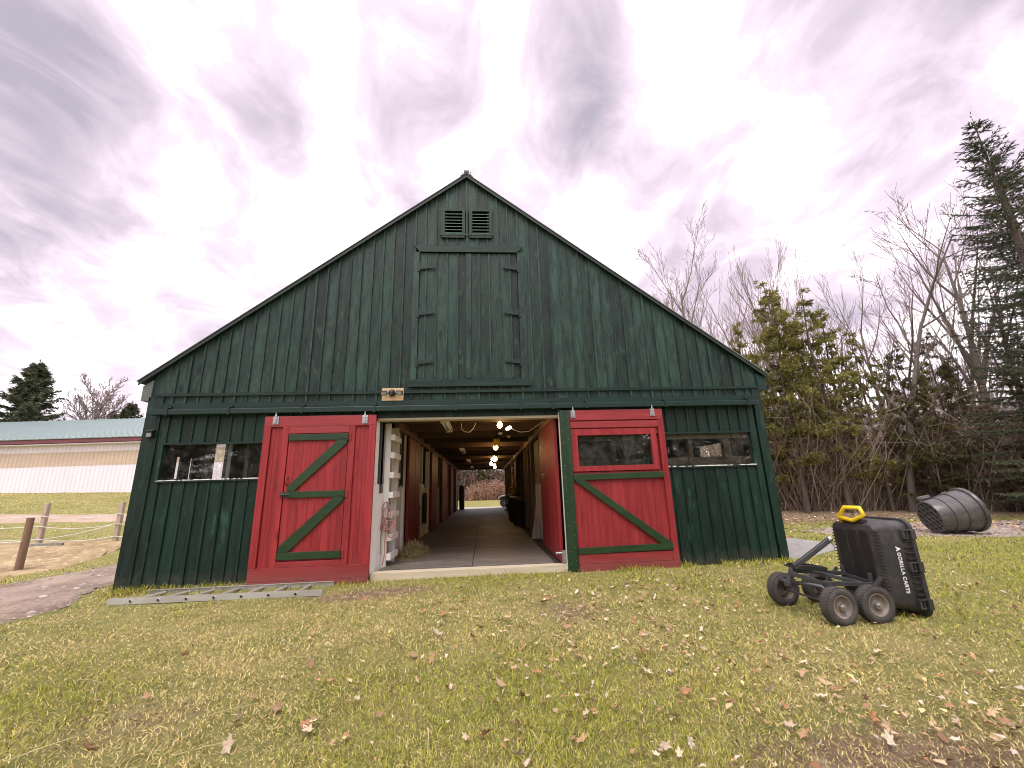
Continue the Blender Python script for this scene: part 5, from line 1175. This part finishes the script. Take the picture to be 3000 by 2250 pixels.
# --- thickets (stuff)
def thicket(name, label, n, region, hlo, hhi, cols, wid=.012, leaves=0, leafcols=None, seed=1, lean=.35, kids=5, ls=1.0):
    g = np.random.default_rng(seed); xy = region(g, n); z = gh(xy[:, 0], xy[:, 1]); p0 = np.c_[xy, z-.05]
    V = []; F = []; CC = []; base = 0; tips = []
    def ribbon(a, b, c_, w0, col):
        nonlocal base
        m = len(a); s = g.normal(size=(m, 3)); d = c_-a; w = np.cross(d, s); w /= np.linalg.norm(w, axis=1)[:, None]+1e-9; ww = w0[:, None]
        V.append(np.stack([a-w*ww, a+w*ww, b+w*ww*.7, b-w*ww*.7, c_+w*ww*.2, c_-w*ww*.2], 1).reshape(-1, 3)); k = np.arange(m)*6+base
        F.append(np.concatenate([np.stack([k, k+1, k+2, k+3], -1), np.stack([k+3, k+2, k+4, k+5], -1)])); CC.append(np.concatenate([col, col])); base += m*6
    h = g.uniform(hlo, hhi, n)*(.6+.8*vnoise(xy[:, 0], xy[:, 1], .5)); ln = g.normal(size=(n, 2))*lean
    top = p0 + np.c_[ln*h[:, None], h]; mid = (p0+top)/2 + np.c_[g.normal(size=(n, 2))*.08*h[:, None], .06*h]
    cc = np.array(cols); col = cc[g.integers(0, len(cc), n)]*g.uniform(.6, 1.25, n)[:, None]
    ribbon(p0, mid, top, wid*g.uniform(.5, 1.5, n), col)
    for j in range(kids):
        t_ = g.uniform(.15, .95, n)[:, None]; a = p0*(1-t_)**2 + 2*mid*t_*(1-t_) + top*t_**2; l_ = h*g.uniform(.12, .4, n); d = g.normal(size=(n, 3)); d[:, 2] = np.abs(d[:, 2])*.8 + .15; d /= np.linalg.norm(d, axis=1)[:, None]
        b = a + d*l_[:, None]; mm = (a+b)/2 + g.normal(size=(n, 3))*.04; ribbon(a, mm, b, wid*.45*g.uniform(.6, 1.2, n), col); tips.append(b); tips.append(mm)
    if leaves:
        T = np.concatenate(tips); i = g.integers(0, len(T), leaves); p = T[i] + g.normal(size=(leaves, 3))*.12; a = g.normal(size=(leaves, 3)); b = g.normal(size=(leaves, 3)); a /= np.linalg.norm(a, axis=1)[:, None]; b /= np.linalg.norm(b, axis=1)[:, None]; s = g.uniform(.02, .045, leaves)[:, None]*ls
        V.append(np.stack([p-a*s, p+b*s*.7, p+a*s, p-b*s*.7], 1).reshape(-1, 3)); F.append(np.arange(leaves*4).reshape(-1, 4)+base); lc = np.array(leafcols); CC.append(lc[g.integers(0, len(lc), leaves)]*g.uniform(.6, 1.2, leaves)[:, None]); base += leaves*4
    tag(npmesh(name, np.concatenate(V), np.concatenate(F), mt['brush'], col=np.concatenate(CC)), label, 'thicket', kind='stuff')
def reg_right(g, n):
    t_ = g.random(n); d = g.random(n)**2.2*7
    x = 9.8 + t_*12.5; y = 9.3 - 4.2*np.clip((x-13)/7, 0, 1.2) + .5*np.sin(x*1.3); return np.c_[x + d*.55, y + d*.8]
BR = [(.29, .215, .16), (.38, .30, .235), (.20, .145, .11), (.46, .38, .30), (.27, .19, .145)]
thicket('thicket', 'dense leafless brown brush along the right-hand wood', 7500, reg_right, 1.4, 4.4, BR, .011, 16000, [(.30, .17, .08), (.40, .22, .10), (.24, .15, .085), (.44, .34, .11), (.16, .15, .05)], 4, .32, ls=1.25)
def reg_far(g, n): x = g.uniform(-16, 14, n); return np.c_[x, 44.5 + g.random(n)*7]
def reg_pink(g, n): return np.c_[g.normal(.9, 1.5, n), 43.2 + g.random(n)*.8]
thicket('pink_bush', 'pink-brown bush at the field edge beyond the back doorway', 500, reg_pink, .9, 2.3, [(.50, .27, .22), (.42, .24, .19)], .025, 5000, [(.52, .31, .24), (.56, .38, .28), (.40, .30, .20)], 15, .3, ls=1.8)
thicket('far_thicket', 'tall brown brush along the field beyond the back doorway', 3200, reg_far, 2.4, 5.6, [(.34, .22, .19), (.42, .25, .21), (.25, .18, .14), (.30, .22, .17)], .03, 9000, [(.40, .24, .19), (.46, .28, .20), (.20, .21, .08)], 5, .25, ls=2.5)
for k, x in enumerate((-4.4, -2.6, -.7, 1.1, 3.2)): conifer('cedar_d', x, 45.0+(k % 2)*1.2, .8+.1*(k % 3), k*1.1, ('leftmost evergreen', 'second evergreen from the left', 'middle evergreen', 'second evergreen from the right', 'rightmost evergreen')[k] + ' of the row beyond the back doorway', group='evergreens beyond the back field')
def reg_wood(g, n):
    a = g.random(n); x = np.where(a < .5, g.uniform(24, 60, n), g.uniform(9, 32, n)); y = np.where(a < .5, g.uniform(-8, 30, n), g.uniform(30, 48, n)); return np.c_[x, y]
thicket('far_wood', 'distant leafless wood closing the horizon at the right', 2600, reg_wood, 3, 7, BR, .05, 6000, [(.16, .12, .08), (.07, .08, .035)], 9, .2)
def reg_back(g, n): return np.c_[g.uniform(-45, 40, n), -25 + g.uniform(-6, 3, n)]
thicket('yard_wood', 'leafless brush across the yard, mirrored dark in the panes', 1500, reg_back, 3, 6, BR, .05, 5000, [(.10, .08, .05), (.06, .065, .03)], 12, .2)
def reg_bl(g, n): return np.c_[g.uniform(-90, -20, n), g.uniform(42, 55, n)]
thicket('far_hedge', 'low leafless wood line behind the white building', 1800, reg_bl, 2, 5, BR, .05, 4000, [(.16, .12, .08), (.07, .08, .035)], 10, .2)

# ------------------------------------------------------------------ lawn, leaves, stones
def drive_x(y, E): E = np.array(E); return np.interp(y, E[:, 1], E[:, 0])
def grass():
    g = np.random.default_rng(3); N_ = 520000
    ang = g.uniform(R(-74), R(78), N_); r = np.exp(g.uniform(math.log(1.9), math.log(17), N_))
    x = np.sin(ang)*r; y = -6.839 + np.cos(ang)*r
    cl = g.random(9000); ex0 = g.uniform(-5.3, 4.9, 9000); ex0 = ex0[(vnoise(ex0, ex0*0, 2.2) > .42) & ~((ex0 > -1.8) & (ex0 < 1.35) & (cl > .12))]
    ex = np.concatenate([ex0, g.uniform(-5.4, -2.3, 2200)]); ey = np.concatenate([-.05 - g.random(len(ex0))**2*.25, -g.uniform(.05, .18, 2200)]); ey = np.where((ex > -1.8) & (ex < 1.35), ey-.06, ey)
    bx_ = g.uniform(-34, -6.2, 60000); by_ = g.uniform(3, 20.5, 60000); rk_ = np.interp(bx_, [-40, -20, -12, -6.5], [3.5, 9.0, 11.3, 12.6]); kb = ((by_ < rk_-.1) | (by_ > rk_+2.2)) & (by_ > 7.5); bx_, by_ = bx_[kb], by_[kb]
    ex = np.r_[ex, bx_]; ey = np.r_[ey, by_]; nb_ = len(bx_)
    lg = np.concatenate([np.zeros(N_), np.ones(len(ex)-nb_), .3*np.ones(nb_)]); x = np.concatenate([x, ex]); y = np.concatenate([y, ey])
    # stay off the barn, the driveway, slab, gravel
    dn = drive_x(y, DRIVE_N) + .22*(vnoise(x, y, 1.7)-.5); df = drive_x(y, DRIVE_F) + .5*(vnoise(x+5, y, 1.7)-.5)
    ok = ~((x > -5.36) & (x < 4.92) & (y > -.045)) & ~((x < dn) & (x > df) & (y < 30)) & ~((x > 4.9) & (x < 6.9) & (y > .1+.5*(x-4.9)) & (y < 2.45))
    strawy = (x < -9.4) & (y > -.6*x-5.2) & (y < 7.3)
    ok &= ~((x > 8.2) & (x < 16) & (y > 3.6-.23*x+1.0 + .5*(vnoise(x, y, 1.2)-.5)) & (y < 4.4))
    bare = sstep(.0, 1.0, 1.6*vnoise(x+3, y+8, .9, 3)-.55)            # thin places
    lad = (x > -5.0) & (x < -2.2) & (y > -.68) & (y < -.12); ok &= ~(lad & (g.random(len(x)) < .8))
    dirt = soilmap(x, y)
    ok &= g.random(len(x)) > np.clip(.72*dirt, 0, .8)
    x, y, lg, bare, dirt, strawy = x[ok], y[ok], lg[ok], bare[ok], dirt[ok], strawy[ok]; n = len(x); r = np.hypot(x, y+6.839)
    z = gh(x, y); green = np.clip(.38 + .9*(vnoise(x, y, .55, 4)-.5)*2.4 + .05*x - .3*bare + .35*lg + .25*np.exp(-(y/.9)**2) - .3*dirt, .03, .95)
    isg = (g.random(n) < green) & ~(strawy & (g.random(n) < .96))
    L_ = g.uniform(.012, .038, n)*(.55+.9*vnoise(x, y, 3.0, 3))*(1+.5*isg)*(1 + lg*g.uniform(.1, 1.1, n)); wd = (.0007 + .00040*r)*g.uniform(.7, 1.3, n)
    a = g.random(n)*6.283; lean = np.where(isg, g.uniform(.2, 1.1, n), g.uniform(.5, 1.5, n)); lean = lean*(1-.5*lg)
    d = np.stack([np.cos(a)*np.sin(lean), np.sin(a)*np.sin(lean), np.cos(lean)], -1); d2 = d + np.stack([np.cos(a+.5), np.sin(a+.5), -np.full(n, .6)], -1)*.35; d2 /= np.linalg.norm(d2, axis=1)[:, None]
    p = np.c_[x, y, z-.004]; m = p + d*(L_*.6)[:, None]; t_ = m + d2*(L_*.55)[:, None]; t_[:, 2] = np.maximum(t_[:, 2], z+.004)
    b = a + 1.57 + g.normal(size=n)*.5; w = np.stack([np.cos(b), np.sin(b), g.normal(size=n)*.3], -1)*wd[:, None]
    V = np.stack([p-w, p+w, m+w*.9, m-w*.9, t_+w*.25, t_-w*.25], 1).reshape(-1, 3); k = np.arange(n)*6
    F = np.concatenate([np.stack([k, k+1, k+2, k+3], -1), np.stack([k+3, k+2, k+4, k+5], -1)])
    gA, gB = np.array((.23, .28, .032)), np.array((.52, .49, .085)); sA, sB = np.array((.55, .43, .15)), np.array((.80, .66, .32)); q = g.random(n)[:, None]
    dk = np.array((.17, .115, .07))
    col = np.where(isg[:, None], gA*(1-q)+gB*q, sA*(1-q)+sB*q); col = np.where((g.random(n) < .10+.3*dirt)[:, None], dk*(.6+q), col)*g.uniform(.75, 1.2, n)[:, None]
    tag(npmesh('lawn_grass', V, F, mt['blade'], col=np.concatenate([col, col])), 'short patchy autumn lawn of green and straw blades', 'grass', kind='stuff')
grass()
def stones():
    g = np.random.default_rng(8); n = 1500; y = g.uniform(-3.2, 6, n); x0 = drive_x(y, DRIVE_N); x1 = drive_x(y, DRIVE_F); t_ = np.where(g.random(n) < .5, g.random(n), g.random(n)**3); x = x0*(1-t_) + x1*t_
    x2 = g.uniform(8.3, 15, 1600); y2 = 1.9 - .23*(x2-9.5) + g.uniform(0, 2.4, 1600); x = np.r_[x, x2]; y = np.r_[y, y2]; n = len(x)
    s = .006 + .045*g.random(n)**7 + .010*g.random(n); z = gh(x, y)+.014
    base = np.array([(1,0,0), (0,1,0), (-1,0,0), (0,-1,0), (0,0,1), (.7,.7,.4), (-.7,-.6,.5)]); V = (base[None]*s[:, None, None]*g.uniform(.6, 1.4, (n, 1, 3))*np.array((1, 1, .5)) + g.normal(size=(n, 7, 3))*s[:, None, None]*.12) + np.c_[x, y, z][:, None]
    k = np.arange(n)[:, None]*7; F = np.concatenate([np.c_[k, k+5, k+4], np.c_[k+5, k+1, k+4], np.c_[k+1, k+2, k+4], np.c_[k+2, k+6, k+4], np.c_[k+6, k+3, k+4], np.c_[k+3, k, k+4], np.c_[k, k+1, k+5], np.c_[k+2, k+3, k+6]])
    c = np.array([(.36, .30, .28), (.27, .22, .20), (.46, .40, .37), (.22, .17, .15)])[g.integers(0, 4, n)]
    tag(npmesh('loose_gravel', V.reshape(-1, 3), F, mt['brush'], col=np.concatenate([c]*8)), 'loose stones scattered over the driveway and gravel bed', 'gravel', kind='stuff')
stones()
# --- fallen leaves: each larger one is a thing
def leaf_mesh(seed):
    g = random.Random(seed); n = 22; top = []
    for k in range(n):
        a = 2*math.pi*k/n; u = math.cos(a); r_ = .5*(1+.28*math.cos(5*a+.3)+.12*math.sin(9*a)) * (.75+.25*abs(u)); x = r_*u*1.1; y = r_*math.sin(a)*.78
        top.append((x, y, .75*y*y*g.uniform(.6, 1.4) + .35*x*x + g.uniform(-.05, .05)))
    V = [(0, 0, 0)] + top; F = [(0, 1+k, 1+(k+1) % n) for k in range(n)]
    s0 = len(V); V += [(-.5, -.012, .04), (-.5, .012, .04), (-.85, .010, .10), (-.85, -.010, .10)]; F.append((s0, s0+1, s0+2, s0+3))
    me = bpy.data.meshes.new('leaf'); me.from_pydata(V, [], F); return me
leafm = []
for k, c in enumerate(((.50, .34, .20), (.42, .25, .13), (.58, .45, .31), (.33, .20, .11), (.46, .22, .10), (.60, .51, .38))):
    m_ = surf('dry_leaf_%d' % k, c, tuple(q*.72 for q in c), rough=.75, scale=3.5, bump=.2, bdist=.05, rnd=.2); l_ = leaf_mesh(k); l_.materials.append(m_); leafm.append(l_)
PX = [(2.6,-.62),(2.75,-.6)]
LEAFPX = [(500,110),(560,65),(630,95),(690,70),(815,80),(720,130),(370,200),(355,260),(240,290),(250,360),(490,355),(560,390),(660,285),(725,255),(790,195),(870,200),(975,190),(1025,115),(940,95),(920,125),(985,40),(945,430),(1055,470),(1115,550),(935,590),(760,555),(700,650),(350,625),(330,590),(240,640),(130,590),(45,570),(10,460),(640,785),(720,800),(560,790),(770,755),(300,740),(25,800),(1640,430),(1440,415),(1780,310),(1825,330),(1560,650),(1620,690),(2070,635),(2060,680),(2130,670),(2120,735),(2180,710),(1910,740),(1200,690),(1260,720),(1330,760),(530,85),(540,100),(505,130),(590,150),(620,165),(580,70),(255,305),(225,275),(265,370),(680,290),(650,275),(345,600),(360,640),(320,640),(620,800),(660,770),(510,420),(530,440),(370,480),(330,490)]
LEAFPL = [(800,408),(1340,690),(1330,720),(2090,730),(2010,740),(1800,510),(2065,370),(1885,320),(2090,210),(1940,155),(1900,190),(1505,335),(1340,460),(1785,410),(1690,345),(635,585),(405,600),(1030,685),(1440,770),(985,775),(2160,535),(2080,590),(1540,590),(1690,555),(380,795),(850,130),(955,125),(760,100),(880,100),(1360,675),(1320,700),(2110,720),(2140,600),(1200,630),(1100,590),(1640,650)]
def unp(px, py, z):
    d = _f + _r2*((px-1500)/1203.73) - _u2*((py-1125)/1203.73); t_ = (z-CAM.z)/d.z; return CAM + d*t_
spots = [unp(1500+x/1.4747, 1650+y/1.4747, -.05) for x, y in LEAFPX] + [unp(x/1.4747, 1650+y/1.4747, -.05) for x, y in LEAFPL]
gl = random.Random(5)
for k in range(105):
    c = gl.choice(((1.9, -1.2, 1.6, .9), (1.2, -3.0, 1.3, 1.0), (3.0, -3.9, 1.2, .7), (0.0, -2.4, 2.2, 1.4), (6.5, -1.5, 2.5, 1.5), (9, 1.2, 3, 1.0)))
    spots.append(Vector((gl.gauss(c[0], c[2]*.6), gl.gauss(c[1], c[3]*.6), 0)))
nleaf = 0
for p in spots:
    if -5.4 < p.x < 5.0 and p.y > -.1 or p.y < -6: continue
    o = bpy.data.objects.new('fallen_leaf', gl.choice(leafm)); C.objects.link(o); nleaf += 1
    s_ = gl.uniform(.035, .078); o.location = (p.x, p.y, ghf(p.x, p.y)+.028+.015*gl.random()); o.scale = (s_, s_, s_); o.rotation_euler = (gl.gauss(0, .5), gl.gauss(0, .5), gl.random()*6.283)
    li = leafm.index(o.data); cn = ('tan', 'brown', 'pale buff', 'dark brown', 'rusty orange', 'whitish')[li]
    wh = 'by the cart' if (p.x > 2.6 and p.y > -3.4 and p.x < 5.5) else 'in the nearest turf' if p.y < -3.3 else 'below the right red door' if (p.x > 1.0 and p.y > -1.5 and p.x < 5) else 'out towards the tub' if p.x > 5 else 'in the left half of the lawn' if p.x < -1 else 'in the middle of the lawn'
    tag(o, 'dry %s lobed leaf lying %s' % (cn, wh), 'leaf', 'fallen leaves %s' % wh)
def litter():
    g = np.random.default_rng(18); n = 3800
    cx = np.array([(1.7, -1.3, 1.2, .7), (1.2, -3.2, 1.2, .9), (2.6, -4.2, .9, .5), (.2, -2.6, 2.0, 1.3), (4.5, -2, 3, 1.6), (11, 3.2, 3.2, .9), (13.5, 4.2, 2.5, 1.2), (10.5, 6.8, 3, 1.2)]); i = g.choice(len(cx), n, p=[.10, .08, .07, .10, .10, .2, .15, .2]); c = cx[i]
    x = c[:, 0] + g.normal(size=n)*c[:, 2]*.7; y = c[:, 1] + g.normal(size=n)*c[:, 3]*.7; ok = ~((x > -5.4) & (x < 5.1) & (y > -.1)); x, y = x[ok], y[ok]; n = len(x)
    p = np.c_[x, y, gh(x, y)+.02+.02*g.random(n)]; a = g.normal(size=(n, 3)); a[:, 2] *= .3; b = g.normal(size=(n, 3)); b[:, 2] *= .3; a /= np.linalg.norm(a, axis=1)[:, None]; b /= np.linalg.norm(b, axis=1)[:, None]; s = g.uniform(.010, .030, n)[:, None]; s = np.where((y > 1)[:, None], s*1.8, s)
    V = np.stack([p-a*s, p+b*s*.7+(0, 0, .008), p+a*s, p-b*s*.7+(0, 0, .006)], 1).reshape(-1, 3); F = np.arange(n*4).reshape(-1, 4)
    cc = np.array([(.50, .34, .22), (.42, .22, .12), (.62, .50, .40), (.30, .17, .10), (.55, .45, .22)])[g.integers(0, 5, n)]*g.uniform(.7, 1.2, n)[:, None]
    tag(npmesh('leaf_litter', V, F, mt['brush'], col=cc), 'crumbs of dry leaves strewn through the grass and gravel', 'leaf litter', kind='stuff')
litter()
# --- pale straws on the left of the lawn
for k, (a, b, mdl) in enumerate((((1250,220),(1375,235),0), ((530,305),(580,310),0), ((640,295),(725,280),0), ((250,372),(335,382),0), ((340,512),(440,522),8), ((880,670),(1070,622),0), ((740,818),(1020,752),-14), ((20,840),(345,735),10), ((1225,325),(1310,343),0), ((895,442),(960,425),0), ((1850,700),(1848,800),0))):
    A_ = unp(a[0]/1.4747, 1650+a[1]/1.4747, -.04); B_ = unp(b[0]/1.4747, 1650+b[1]/1.4747, -.04); mid = (A_+B_)/2 + Vector((0, .02, .012))
    for q_ in (A_, B_, mid): q_.z = ghf(q_.x, q_.y) + .035
    tag(MB().tube([A_, mid, B_], [.0035, .003, .002], 5).build('straw_stalk', mt['hay']), 'pale dry stalk lying on the lawn', 'stalk', 'dry stalks lying on the lawn')
# pieces too small to pick apart stay joined
for o in bpy.data.objects:
    if o.name.split('.')[0] in ('edge_ribs', 'rim_ribs', 'screws', 'sill_edge', 'roof_ribs', 'tread', 'stalks', 'branches'): o['kind'] = 'stuff'
